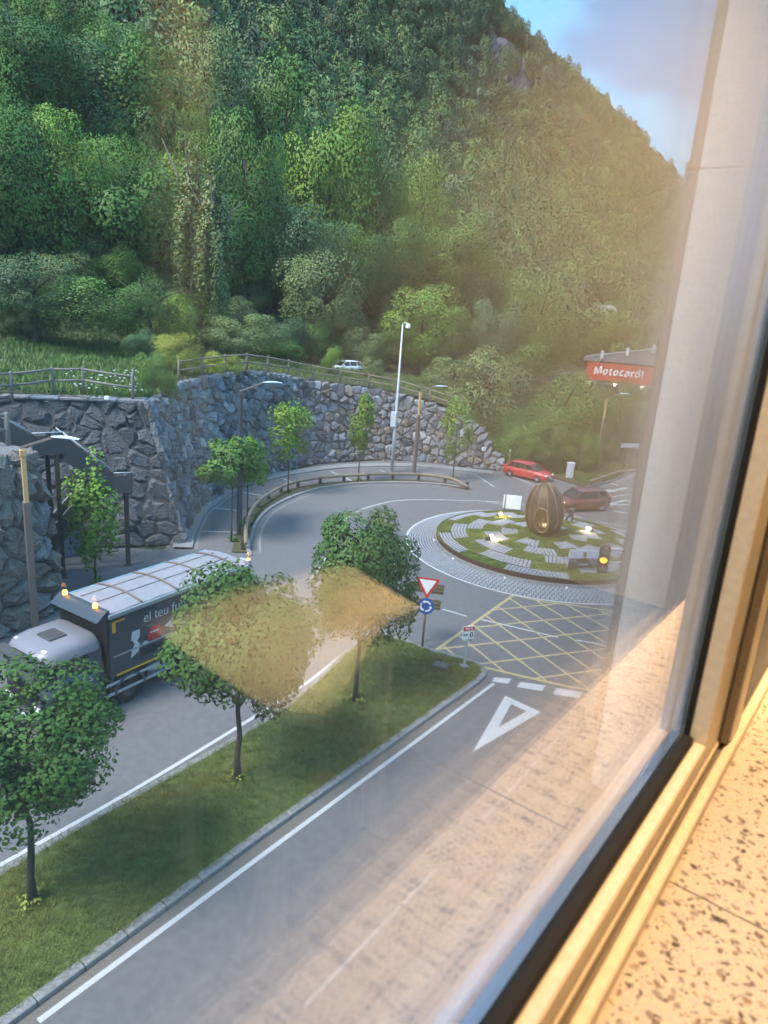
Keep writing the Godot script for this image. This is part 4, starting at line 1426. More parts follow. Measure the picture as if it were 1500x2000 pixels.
	for h in heroes:
		var low: float = h[2]
		var top: float = h[3]
		var small: bool = top - low < 5.5
		var base := P(h[0], minf(low - (0.2 if small else 2.0), ground_y(h[0], h[1]) - 0.1), h[1])
		var poplar: bool = h[7].begins_with("slender")
		var half := (top - low) / 2.0
		tree("shrub" if small else "poplar_tree" if poplar else "broadleaf_tree", h[7], "shrub" if small else "tree", base, slim if poplar else near[h[6]], h[5], Vector3(0, low - base.y + half, 0), Vector3.ONE if poplar else Vector3(h[4] * 1.2, half * 1.18, h[4] * 1.2), trunk, "bark_pale" if poplar else "bark", Vector3(10, (low - base.y) + half * 1.5, 10) if not small else Vector3(3, half, 3), "", rng.randf() * TAU)
	# the wood on the slope
	var spots := []
	var n := FastNoiseLite.new()
	n.seed = 12
	n.frequency = 0.018
	for i in range(0, 12):
		for j in range(1, 5):
			var w := hill(i + 0.5, j + 0.5)
			var a := (hill(i + 1, j + 0.5) - hill(i, j + 0.5)).length()
			var b := (hill(i + 0.5, minf(j + 1, 4.35)) - hill(i + 0.5, j)).length()
			if j == 4: b *= 1.0
			var gap := 5.2 if i < 10 else 8.0
			var nu := int(ceil(a / gap))
			var nv := int(ceil(b / gap))
			for p in nu:
				for q in nv:
					var u := i + (p + rng.randf()) / nu
					var v := j + (q + rng.randf()) / nv * (0.35 if j == 4 else 1.0)
					if v < 1.25 + rng.randf() * 0.15: continue
					var bare := false
					for c in cliffs:
						var e: float = ((Vector2(u, v) - c[0]) / c[1]).length()
						if e < 0.85 and rng.randf() < 0.8: bare = true
					if bare: continue
					var here := hill(u, v)
					if here.x / -here.z > 0.24 and here.x / -here.z < 0.5 and -here.z < 150.0: continue
					if here.x / -here.z > 0.235 and here.x / -here.z < 0.3 and -here.z > 185.0 and -here.z < 240.0: continue
					var at := hill(u, v)
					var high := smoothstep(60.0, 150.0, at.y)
					var s := lerpf(4.6, 3.1, high) * rng.randf_range(0.72, 1.25)
					var kind := n.get_noise_2d(at.x, at.z) + rng.randf_range(-0.25, 0.25)
					spots.append([at, s, kind, at.distance_to(EYE), high, u, v])
	spots.sort_custom(func(x, y): return x[3] < y[3])
	var tones := ["leaf_deep", "leaf_mid", "leaf_mid", "leaf_fresh", "leaf_blue", "leaf_pale"]
	var places := [[], [], [], []]
	for i in spots.size():
		var s: Array = spots[i]
		var pick := clampi(int((s[2] + 0.5) * 5.0), 0, 5)
		if i < 240:
			var look: String = ["dark green", "mid green", "green", "fresh light green", "blue-green", "pale grey-green"][pick] + (" big" if s[1] > 4.9 else " small" if s[1] < 3.9 else "")
			var spot: String = ["in the upper left wood", "above the meadow terrace", "behind the poplars", "right of the poplars", "above the left half of the curved wall", "above the middle of the curved wall", "above the camera mast", "above the right end of the curved wall", "above the red car", "above the grey shed", "above the shop", "far right on the slope"][clampi(int(s[5]), 0, 11)]
			tree("broadleaf_tree", look + " tree " + spot + (", lowest row" if s[6] < 1.4 else ", low down" if s[6] < 1.58 else ", half way up" if s[6] < 1.8 else ", higher up"), "tree", s[0], near[rng.randi() % 4], tones[pick], Vector3(0, s[1] * 1.35, 0), Vector3(s[1] * 1.15, s[1] * 1.45, s[1] * 1.15), trunk, "bark", Vector3(8, s[1] * 1.6, 8), "trees of the wood on the lower hillside", rng.randf() * TAU)
		else:
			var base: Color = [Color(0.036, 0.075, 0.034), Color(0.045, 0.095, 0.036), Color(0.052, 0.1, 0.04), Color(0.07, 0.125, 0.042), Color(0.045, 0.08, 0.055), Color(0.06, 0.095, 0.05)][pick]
			base = base.lerp(Color(0.046, 0.07, 0.05), s[4] * 0.65) * rng.randf_range(1.5, 2.3) * Color(1.18, 1.03, 0.78)  # higher trees tinted bluer, colour standing in for air haze
			var tall: float = rng.randf_range(1.0, 1.6) + s[4] * rng.randf_range(0.0, 0.7)
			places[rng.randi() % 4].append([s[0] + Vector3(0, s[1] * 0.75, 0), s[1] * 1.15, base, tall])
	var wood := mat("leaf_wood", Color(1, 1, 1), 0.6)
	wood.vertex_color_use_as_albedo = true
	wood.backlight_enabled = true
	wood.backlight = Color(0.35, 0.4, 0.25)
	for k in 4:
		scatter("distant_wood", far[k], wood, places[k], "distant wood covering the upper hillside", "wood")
	print("trees ", spots.size())
	# bushes at the foot of the wood
	rng.seed = 90
	for k in 44:
		var u := 0.3 + k * 0.185 + rng.randf_range(-0.08, 0.08)
		var at := hill(u, rng.randf_range(0.85, 1.35))
		var s := rng.randf_range(1.6, 3.4)
		var tone: int = rng.randi() % 5
		var where: String = ["at the left end of the meadow", "behind the meadow", "behind the wall corner", "near the poplars", "behind the start of the long fence", "behind the middle of the long fence", "behind the camera mast", "behind the right end of the fence", "near the low wall end"][clampi(int(u), 0, 8)]
		tree("bush", ["dark green", "mid green", "fresh green", "grey-green", "pale"][tone] + " bush at the foot of the wood " + where, "bush", at, near[k % 4], ["leaf_deep", "leaf_mid", "leaf_fresh", "leaf_blue", "leaf_pale"][tone], Vector3(0, s * 0.6, 0), Vector3(s * 1.15, s, s * 1.15), trunk, "bark", Vector3(4, s, 4), "bushes at the foot of the wood", rng.randf() * TAU)
	for q in [[12.2, 67.0, 2.2, "behind the left end of the red car"], [15.2, 66.4, 1.9, "between the red car and the white cabinet"], [18.6, 68.0, 2.3, "right of the white cabinet"], [22.0, 73.5, 2.4, "behind the right guard rail"], [14.0, 70.0, 3.0, "deep behind the red car"], [17.2, 71.5, 3.2, "behind the white cabinet"]]:
		tree("bush", "leafy green bush " + q[3], "bush", P(q[0], 0.05, q[1]), near[rng.randi() % 4], ["leaf_mid", "leaf_deep", "leaf_pale"][rng.randi() % 3], Vector3(0, q[2] * 0.7, 0), Vector3(q[2] * 1.1, q[2], q[2] * 1.1), trunk, "bark", Vector3(4, q[2], 4), "bushes beside the red car", rng.randf() * TAU)
	var verge := []
	for k in 2500:
		var p := Vector2(rng.randf_range(10.5, 27.0), rng.randf_range(62.0, 76.0))
		if p.y < 64.6 and p.x < 17.0 or (p.y - 60.7) < (p.x - 17.5) * 1.2 + 0.4: continue
		verge.append([P(p.x, 0.08, p.y), rng.randf_range(0.4, 0.9), Color(1.0, 0.95, 0.9) * rng.randf_range(0.6, 1.1)])
	scatter("verge_grass", tuft(0.5, 9, 9), M.meadow, verge, "rough grass on the verge beside the red car and the right guard rail", "grass")
	# meadow on the terrace, left above the wall
	var grass := []
	for k in 9000:
		var u := 0.2 + rng.randf() * 2.9
		var v := rng.randf() * 1.05
		grass.append([hill(u, v) - Vector3(0, 0.03, 0), rng.randf_range(0.5, 1.1), Color(1, 1, 1).lerp(Color(0.8, 1.0, 1.1), rng.randf()) * rng.randf_range(0.7, 1.25)])
	for k in 5000:
		var u := 3.0 + rng.randf() * 5.5
		grass.append([hill(u, 0.03 + rng.randf() * 0.5) - Vector3(0, 0.03, 0), rng.randf_range(0.25, 0.7), Color(1.1, 1.0, 0.9) * rng.randf_range(0.7, 1.2)])
	scatter("meadow_grass", tuft(0.5, 9, 8), M.meadow, grass, "long grass of the terrace meadow and verge above the boulder walls", "grass")
	var dots := new_st()
	rng.seed = 6
	for k in 60:
		var p := hill(1.2 + rng.randf() * 0.8, rng.randf() * 0.25) + Vector3(0, 0.45, 0)
		box(dots, p, Vector3(0.09, 0.04, 0.09))
	tag(obj("white_flowers", dots, M.white), "tiny white flowers in the meadow behind the fence", "flowers", "", "stuff")


func street_trees():
	# three lindens on the grass island, each with its own crown
	var spots := [
		[-7.5, 13.25, 2.35, 2.9, 5.75, 2.0, 401, "nearest tree of the grass island, cut by the left edge of the view", 0.35],
		[-3.78, 18.12, 2.7, 2.5, 6.55, 2.05, 402, "middle tree of the grass island, in front of the truck body", 0.1],
		[-0.55, 23.01, 2.3, 2.55, 7.1, 1.9, 403, "farthest tree of the grass island, beside the give-way sign", 0.15],
	]
	for s in spots:
		var crown := crown_mesh(s[6], Vector3(1, 1, 1), 44, 22000, 0.056)
		var half: float = (s[4] - s[3]) / 2.0
		var trunk := trunk_mesh(s[2] + 1.2, 0.1, 7, 1.3, s[6], 0.12)
		var root := tree("street_tree", s[7], "tree", P(s[0], 0.12, s[1]), crown, "leaf_linden", Vector3(-s[8] * 0.3, s[3] - 0.12 + half, 0), Vector3(s[5] * 1.16, half * 1.18, s[5] * 1.16), trunk, "bark", Vector3.ONE, "trees on the grass island")
		# leafy shoots round the foot
		put("shoots", crown_mesh(s[6] + 50, Vector3(0.42, 0.16, 0.42), 9, 130, 0.09), M.leaf_yellow, root, Transform3D(Basis(), Vector3(0, 0.12, 0)))
	# young trees along the parking bays
	var young := [
		[-13.8, 32.2, 0.9, 6.3, 1.15, "leaf_maple", "young maple with a slender loose crown in front of the blue door", 410],
		[-8.9, 39.9, 2.9, 6.1, 1.75, "leaf_mid", "young tree with flat spreading crown beside the dark lamp pole, nearest of the bay trees", 411],
		[-8.6, 42.9, 2.6, 6.1, 1.5, "leaf_maple", "young yellow-green tree just behind the dark lamp pole", 412],
		[-7.3, 51.6, 2.4, 6.7, 1.8, "leaf_maple", "bushy young tree in front of the curve of the boulder wall", 413],
		[-2.3, 57.0, 2.2, 7.5, 0.95, "leaf_maple", "slim columnar young tree left of the camera mast", 414],
		[5.7, 59.9, 1.9, 6.6, 1.35, "leaf_fresh", "young tree near the right end of the log rail", 415],
	]
	for y in young:
		var half: float = (y[3] - y[2]) / 2.0
		var crown := crown_mesh(y[7], Vector3(y[4] * 1.25, half * 1.18, y[4] * 1.25), 26, 2600, 0.2)
		var root := tree("young_tree", y[6], "tree", P(y[0], 0.0, y[1]), crown, y[5], Vector3(0, y[2] + half, 0), Vector3.ONE, trunk_mesh(y[2] + half * 1.3, 0.055, 5, 0.7, y[7], 0.05), "bark", Vector3.ONE, "young trees along the parking bays")
		put("shoots", crown_mesh(y[7] + 50, Vector3(0.5, 0.25, 0.5), 6, 90, 0.14), M.leaf_mid, root, Transform3D(Basis(), Vector3(0, 0.15, 0)))


# ---------------------------------------------------------------- fences and rails
func fence(label: String, posts: Array, h: float, m: String, r := 0.07):
	var root := thing("wooden_fence", label, "fence")
	for i in posts.size():
		var p: Vector3 = posts[i]
		var st := new_st(true)
		tube(st, [p - Vector3(0, 0.25, 0), p + Vector3(0, h - 0.02, 0), p + Vector3(0, h + 0.02, 0)], [r * 1.15, r * 1.1, r * 0.7], 8)
		obj("post", st, M[m], root)
		if i == posts.size() - 1: continue
		for f in [0.92, 0.48]:
			st = new_st(true)
			var a: Vector3 = p + Vector3(0, h * f, 0)
			var b: Vector3 = posts[i + 1] + Vector3(0, h * f, 0)
			tube(st, [a, a.lerp(b, 0.5) + Vector3(0, -0.02, 0), b], [r * 0.8, r * 0.85, r * 0.75], 8)
			obj("rail", st, M[m], root)


func fences():
	var a := []
	var tops := smooth_line(V2([-14.2, 47.5, -13.6, 50.0, -12.9, 52.2, -11.5, 56.2, -9.6, 60.5, -8.0, 63.3, -4.3, 66.6, -0.2, 68.4, 4.4, 68.8, 6.6, 68.6]), 3)
	var hs := V2([-14.2, 8.35, -12.9, 8.45, -11.5, 8.45, -9.6, 7.95, -8.0, 7.35, -4.3, 6.75, -0.2, 6.25, 4.4, 5.25, 6.6, 4.75])
	for k in 12:
		var p: Vector2 = along(tops, length_of(tops) * k / 11.0)[0]
		var y := 8.35
		for q in hs.size() - 1:
			if p.x >= hs[q].x: y = lerpf(hs[q].y, hs[q + 1].y, clampf((p.x - hs[q].x) / (hs[q + 1].x - hs[q].x), 0.0, 1.0))
		a.append(P(p.x, y, p.y))
	fence("long weathered two-rail wooden fence along the top of the curved boulder wall", a, 1.3, "timber", 0.08)
	a = []
	for k in [[-23.0, 8.1, 33.5], [-19.6, 8.1, 36.6], [-18.4, 8.25, 38.6], [-17.0, 8.3, 39.2], [-14.1, 8.15, 38.7], [-14.9, 8.2, 41.0]]:
		a.append(P(k[0], k[1], k[2]))
	fence("grey two-rail wooden fence round the meadow terrace at the left", a, 1.35, "timber_grey", 0.075)
	a = []
	for k in [[-16.6, 7.0, 30.4], [-18.6, 7.0, 29.0]]:
		a.append(P(k[0], k[1], k[2]))
	fence("short wooden fence on top of the brownish wall at the left edge", a, 1.45, "timber_grey", 0.1)
	# log guard rail round the outside of the road
	var root := thing("log_guard_rail", "curved guard rail of a round log on short dark posts, round the outer lane", "guard rail")
	var line := smooth_line(V2([-7.7, 38.2, -8.44, 42.06, -8.66, 46.17, -8.2, 49.48, -7.02, 52.96, -4.7, 55.4, -2.31, 56.89, 0.2, 58.07, 3.22, 58.66, 5.35, 58.02, 6.7, 56.6]))
	var l := length_of(line)
	for k in 15:
		var p: Vector2 = along(line, 0.3 + (l - 0.6) * k / 14.0)[0]
		var o: Vector2 = along(line, 0.3 + (l - 0.6) * k / 14.0)[1]
		var st := new_st()
		var q := p + Vector2(-o.y, o.x) * 0.17
		box(st, P(q.x, 0.33, q.y), Vector3(0.2, 0.66, 0.2), Basis(Vector3.UP, atan2(o.y, o.x)), 0.02)
		obj("post", st, M.timber_dark, root)
	for k in 7:
		var pts := []
		for j in 6:
			var p: Vector2 = along(line, l * (k + j / 5.0 * 0.995) / 7.0)[0]
			pts.append(P(p.x, 0.58 if not (k == 6 and j > 3) else 0.58 - 0.14 * (j - 3), p.y))
		var st := new_st(true)
		tube(st, pts, 0.125, 10)
		obj("log", st, M.timber, root)
	kerb(smooth_line(V2([-7.3, 37.6, -7.64, 38.5, -7.9, 40.8, -8.16, 43.4, -7.95, 46.8, -6.96, 50.2, -5.19, 53.6, -2.27, 56.1, 1.53, 57.6, 4.57, 57.9, 6.9, 57.2]), 4), 0.2, 0.13, 1.0, "pale kerb below the curved log guard rail", "concrete")
	var st := new_st()
	ribbon(st, smooth_line(V2([-8.0, 38.0, -8.5, 42.0, -8.6, 46.17, -8.0, 49.9, -6.7, 52.9, -4.6, 55.2, -2.31, 56.6, 0.2, 57.8, 3.22, 58.4, 5.35, 58.0, 6.7, 57.2])), 0.9, 0.05)
	struct("verge", st, M.soil)
	marking(smooth_line(V2([-6.9, 38.3, -7.4, 41.0, -7.6, 43.6, -7.4, 46.8, -6.4, 49.9, -4.7, 53.0, -2.0, 55.4, 1.6, 56.9, 5.0, 57.1])), 0.12, "paint_worn", "pale worn edge line inside the log guard rail")
	# right hand rail
	root = thing("log_guard_rail", "short log guard rail at the right, beyond the maroon car", "guard rail")
	line = V2([17.85, 60.9, 21.04, 65.0, 22.53, 66.8, 24.5, 67.6, 27, 70])
	l = length_of(line)
	for k in 5:
		var p: Vector2 = along(line, 0.2 + (l - 0.4) * k / 4.0)[0]
		st = new_st()
		box(st, P(p.x, 0.3, p.y + 0.16), Vector3(0.2, 0.6, 0.2), Basis(), 0.02)
		obj("post", st, M.timber_dark, root)
		if k < 4:
			var q: Vector2 = along(line, 0.2 + (l - 0.4) * (k + 1) / 4.0)[0]
			st = new_st(true)
			tube(st, [P(p.x, 0.58, p.y), P(q.x, 0.58, q.y)], 0.12, 10)
			obj("log", st, M.timber, root)
	kerb(V2([17.4, 60.5, 21.1, 64.6, 24.8, 70.1, 28, 74]), 0.2, 0.13, 1.0, "kerb in front of the short log guard rail at the right", "concrete")
	st = new_st()
	sheet(st, V2([17.5, 60.7, 21.1, 64.8, 24.8, 70.3, 23, 74, 14, 68, 14.5, 64.5]), 0.1)
	struct("verge", st, M.soil)


# ---------------------------------------------------------------- the outdoor stairs
func staircase():
	var root := thing("metal_staircase", "dark grey metal staircase with closed side panels and pale handrails between the boulder walls", "staircase")
	var a := P(-16.35, 6.35, 31.9)
	var b := P(-15.3, 6.35, 32.75)
	var across := Vector3(-0.63, 0, -0.78)
	var st := new_st()
	slab(st, PackedVector2Array([Vector2(0, 0), Vector2(1, 0), Vector2(1, 1), Vector2(0, 1)]), a, b - a, across * 1.5, Vector3(0, 0.1, 0))
	obj("landing", st, M.dark_steel, root)
	panel(root, a, b, 0.9)
	flight(root, P(-18.6, 8.05, 30.6), a + Vector3(0, 0.05, 0), across, 9)
	flight(root, b, P(-13.5, 4.3, 34.1), across, 10)
	st = new_st()
	var c := P(-13.5, 4.2, 34.1)
	slab(st, PackedVector2Array([Vector2(0, 0), Vector2(1, 0), Vector2(1, 1), Vector2(0, 1)]), c, Vector3(0.75, 0, -0.35), across * 2.4, Vector3(0, 0.1, 0))
	obj("landing", st, M.dark_steel, root)
	panel(root, c, c + Vector3(0.75, 0, -0.35), 0.9)
	flight(root, c + across * 1.2 - Vector3(0, 0.02, 0), P(-17.6, 0.0, 33.4), across, 16)
	for p in [[P(-15.58, 0, 32.62), 6.35], [P(-13.2, 0, 34.9), 4.2], [P(-16.35, 0, 33.3), 6.35]]:
		st = new_st()
		box(st, p[0] + Vector3(0, p[1] / 2.0, 0), Vector3(0.2, p[1], 0.2), Basis(Vector3.UP, 0.6), 0.01)
		obj("post", st, M.timber_dark, root)
		st = new_st()
		box(st, p[0] + Vector3(0, 0.02, 0), Vector3(0.4, 0.04, 0.4), Basis(Vector3.UP, 0.6), 0.005)
		obj("base_plate", st, M.dark_steel, root)
	# the blue door with its notice
	var door := thing("metal_door", "blue-grey double metal door below the stairs, with a printed notice on it", "door", P(-16.99, 0, 35.0))
	var u := Vector3(0.53, 0, -0.85)
	var out := Vector3(0.85, 0, 0.53)
	var bs := Basis(u, Vector3.UP, -out)
	for k in 2:
		st = new_st()
		box(st, u * (0.38 + 0.76 * k) + Vector3(0, 1.2, 0), Vector3(0.74, 2.4, 0.06), bs, 0.015)
		obj("door_leaf", st, M.door_blue, door)
	st = new_st()
	box(st, u * 0.76 + Vector3(0, 2.47, 0), Vector3(1.7, 0.12, 0.14), bs)
	box(st, u * -0.05 + Vector3(0, 1.25, 0), Vector3(0.08, 2.5, 0.14), bs)
	box(st, u * 1.57 + Vector3(0, 1.25, 0), Vector3(0.08, 2.5, 0.14), bs)
	obj("door_frame", st, M.dark_steel, door)
	st = new_st()
	box(st, u * 0.7 + Vector3(0, 1.15, 0) + out * 0.06, Vector3(0.04, 0.16, 0.05), bs)
	obj("handle", st, M.steel, door)
	var notice := thing("notice_sign", "white notice with red heading and blue lines on the blue metal door", "sign", P(-16.99, 0, 35.0) + u * 0.34 + Vector3(0, 1.55, 0) + out * 0.045)
	st = new_st()
	box(st, Vector3.ZERO, Vector3(0.52, 0.78, 0.012), bs, 0.003)
	obj("board", st, M.black, notice)
	st = new_st()
	box(st, out * 0.008, Vector3(0.47, 0.73, 0.006), bs)
	obj("face", st, M.white, notice)
	for k in 6:
		st = new_st()
		box(st, Vector3(0, 0.26 - k * 0.1, 0) + out * 0.013, Vector3(0.36 - 0.05 * (k % 3), 0.05, 0.004), bs)
		obj("print_line", st, M.sign_red if k < 2 else M.sign_blue, notice)


func panel(root: Node, a: Vector3, b: Vector3, h: float):
	var st := new_st()
	var n := (b - a).cross(Vector3.UP).normalized() * 0.03
	var v := [a - Vector3(0, 0.1, 0), b - Vector3(0, 0.1, 0), b + Vector3(0, h - 0.1, 0), a + Vector3(0, h - 0.1, 0)]
	quad(st, v[0], v[1], v[2], v[3])
	quad(st, v[3] + n, v[2] + n, v[1] + n, v[0] + n)
	for k in 4: quad(st, v[k], v[(k + 1) % 4], v[(k + 1) % 4] + n, v[k] + n)
	obj("side_panel", st, M.panel_grey, root)
	st = new_st(true)
	tube(st, [a + Vector3(0, h + 0.04, 0), b + Vector3(0, h + 0.04, 0)], 0.03, 8)
	obj("handrail", st, M.galvanised, root)
	for p in [a, a.lerp(b, 0.5), b]:
		st = new_st()
		bar(st, p - Vector3(0, 0.24, 0) - n * 0.6, p + Vector3(0, h + 0.02, 0) - n * 0.6, 0.06, 0.06)
		obj("baluster", st, M.dark_steel, root)


func flight(root: Node, top: Vector3, foot: Vector3, across: Vector3, steps: int):
	panel(root, top, foot, 0.9)
	panel(root, top + across * 1.15, foot + across * 1.15, 0.9)
	for k in steps:
		var p := top.lerp(foot, (k + 0.5) / steps) + Vector3(0, -0.08, 0)
		var run := foot - top
		run.y = 0
		var st := new_st()
		slab(st, PackedVector2Array([Vector2(0, 0), Vector2(1, 0), Vector2(1, 1), Vector2(0, 1)]), p, run / steps * 0.95, across * 1.12, Vector3(0, 0.05, 0))
		obj("tread", st, M.panel_grey, root)
	for o in [Vector3.ZERO, across * 1.12]:
		var st := new_st()
		bar(st, top + o - Vector3(0, 0.26, 0), foot + o - Vector3(0, 0.26, 0), 0.06, 0.24)
		obj("stringer", st, M.dark_steel, root)


# ---------------------------------------------------------------- street lamps, masts
func lamp(label: String, at: Vector3, h: float, arm: Vector3, lit := false, two_tone := true) -> Node3D:
	var root := thing("street_lamp", label, "street lamp", at, 0.0, "street lamps round the roundabout")
	var dir := arm
	var st := new_st()
	box(st, Vector3(0, h * 0.36, 0), Vector3(0.27, h * 0.72, 0.27), Basis(Vector3.UP, 0.6), 0.02)
	obj("lower_post", st, M.lamp_brown if two_tone else M.dark_steel, root)
	st = new_st()
	box(st, Vector3(0, h * 0.85, 0), Vector3(0.18, h * 0.27, 0.18), Basis(Vector3.UP, 0.6), 0.015)
	obj("upper_post", st, M.lamp_tan if two_tone else M.dark_steel, root)
	st = new_st()
	box(st, Vector3(0, h * 0.975, 0), Vector3(0.25, 0.26, 0.25), Basis(Vector3.UP, 0.6), 0.02)
	obj("collar", st, M.lamp_tan if two_tone else M.dark_steel, root)
	st = new_st()
	var tip := Vector3(0, h, 0) + dir * 1.35 + Vector3(0, 0.55, 0)
	bar(st, Vector3(0, h, 0) - dir * 0.08, tip, 0.14, 0.1, 0.01)
	obj("arm", st, M.lamp_brown, root)
	for f in [0.3, 0.65]:
		st = new_st(true)
		var q := Vector3(0, h, 0).lerp(tip, f) - Vector3(0, 0.06, 0)
		tube(st, [q, q - Vector3(0, 0.03, 0)], 0.03, 8)
		obj("bolt", st, M.chrome, root)
	st = new_st(true)
	var side := dir.cross(Vector3.UP)
	var pts := []
	for k in 7:
		var f := k / 6.0
		pts.append([tip + dir * (f * 1.15 - 0.12) + Vector3(0, 0.03 * sin(f * PI), 0), 0.24 * pow(sin(PI * clampf(0.12 + f * 0.76, 0.0, 1.0)), 0.6), 0.07 * sin(PI * (0.15 + 0.7 * f))])
	for k in 6:
		var p: Array = pts[k]
		var q: Array = pts[k + 1]
		var ring := []
		for e in [p, q]:
			ring.append([e[0] - side * e[1], e[0] + Vector3(0, e[2], 0), e[0] + side * e[1], e[0] - Vector3(0, e[2] * 0.6, 0)])
		for c in 4: quad(st, ring[0][c], ring[0][(c + 1) % 4], ring[1][(c + 1) % 4], ring[1][c])
	obj("lamp_head", st, M.lamp_head, root)
	if lit:
		st = new_st()
		box(st, tip + dir * 0.5 - Vector3(0, 0.06, 0), Vector3(0.5, 0.05, 0.3))
		obj("lamp_glass", st, M.glow_lamp, root)
		omni("street_lamp_glow", at + tip + dir * 0.5 - Vector3(0, 0.16, 0), Color(1.0, 0.75, 0.45), 2.0, 0.15, 15.0)
	return root


func lamps():
	lamp("two-tone brown and tan street lamp in front of the brownish wall at the left", P(-14.15, 0, 26.9), 7.75, Vector3(0.93, 0, 0.1).normalized())
	lamp("thin dark street lamp pole standing among the bay trees at the bend", P(-8.7, 0, 41.1), 8.7, Vector3(0.9, 0, -0.4).normalized(), false, false)
	lamp("brown and tan street lamp right of the tall camera mast", P(2.4, 0, 61.9), 7.1, Vector3(0.95, 0, -0.3).normalized())
	lamp("street lamp standing behind the right guard rail", P(20.7, 0, 69.5), 6.9, Vector3(0.97, 0, -0.2).normalized())
	lamp("far lit lamp, left one of the pair before the grey shed", P(19.6, 0, 113.3), 5.7, Vector3(1, 0, 0), true, false)
	lamp("far lit lamp, right one of the pair before the grey shed", P(24.3, 0, 121.0), 5.2, Vector3(1, 0, 0), false, false)
	# the camera mast
	var root := thing("camera_mast", "tall pale steel mast with a white traffic camera at its tip", "mast", P(0.42, 0, 61.2))
	var st := new_st(true)
	tube(st, [Vector3.ZERO, Vector3(0, 4.2, 0), Vector3(0, 4.25, 0), Vector3(0, 12.7, 0)], [0.17, 0.14, 0.12, 0.07], 12)
	obj("pole", st, M.galvanised, root)
	st = new_st()
	box(st, Vector3(0, 0.03, 0), Vector3(0.5, 0.06, 0.5), Basis(), 0.01)
	obj("base_plate", st, M.steel, root)
	st = new_st()
	box(st, Vector3(-0.2, 4.7, 0.08), Vector3(0.45, 1.3, 0.35), Basis(), 0.02)
	obj("control_box", st, M.off_white, root)
	st = new_st(true)
	tube(st, [Vector3(0, 12.6, 0), Vector3(0.1, 12.78, 0.05), Vector3(0.4, 12.78, 0.2)], [0.05, 0.05, 0.05], 8)
	obj("bracket", st, M.galvanised, root)
	st = new_st(true)
	lathe(st, [Vector2(0, 0.2), Vector2(0.16, 0.18), Vector2(0.2, 0.0), Vector2(0.19, -0.18)], 16, Transform3D(Basis(), Vector3(0.45, 12.55, 0.22)))
	obj("camera_housing", st, M.white, root)
	st = new_st(true)
	lathe(st, [Vector2(0.15, -0.18), Vector2(0.11, -0.28), Vector2(0, -0.33)], 16, Transform3D(Basis(), Vector3(0.45, 12.55, 0.22)))
	obj("camera_dome", st, M.dark_glass, root)


# ---------------------------------------------------------------- signs
func disc(r: float, n := 32) -> PackedVector2Array:
	var out := PackedVector2Array()
	for k in n: out.append(Vector2.from_angle(TAU * k / n) * r)
	return out


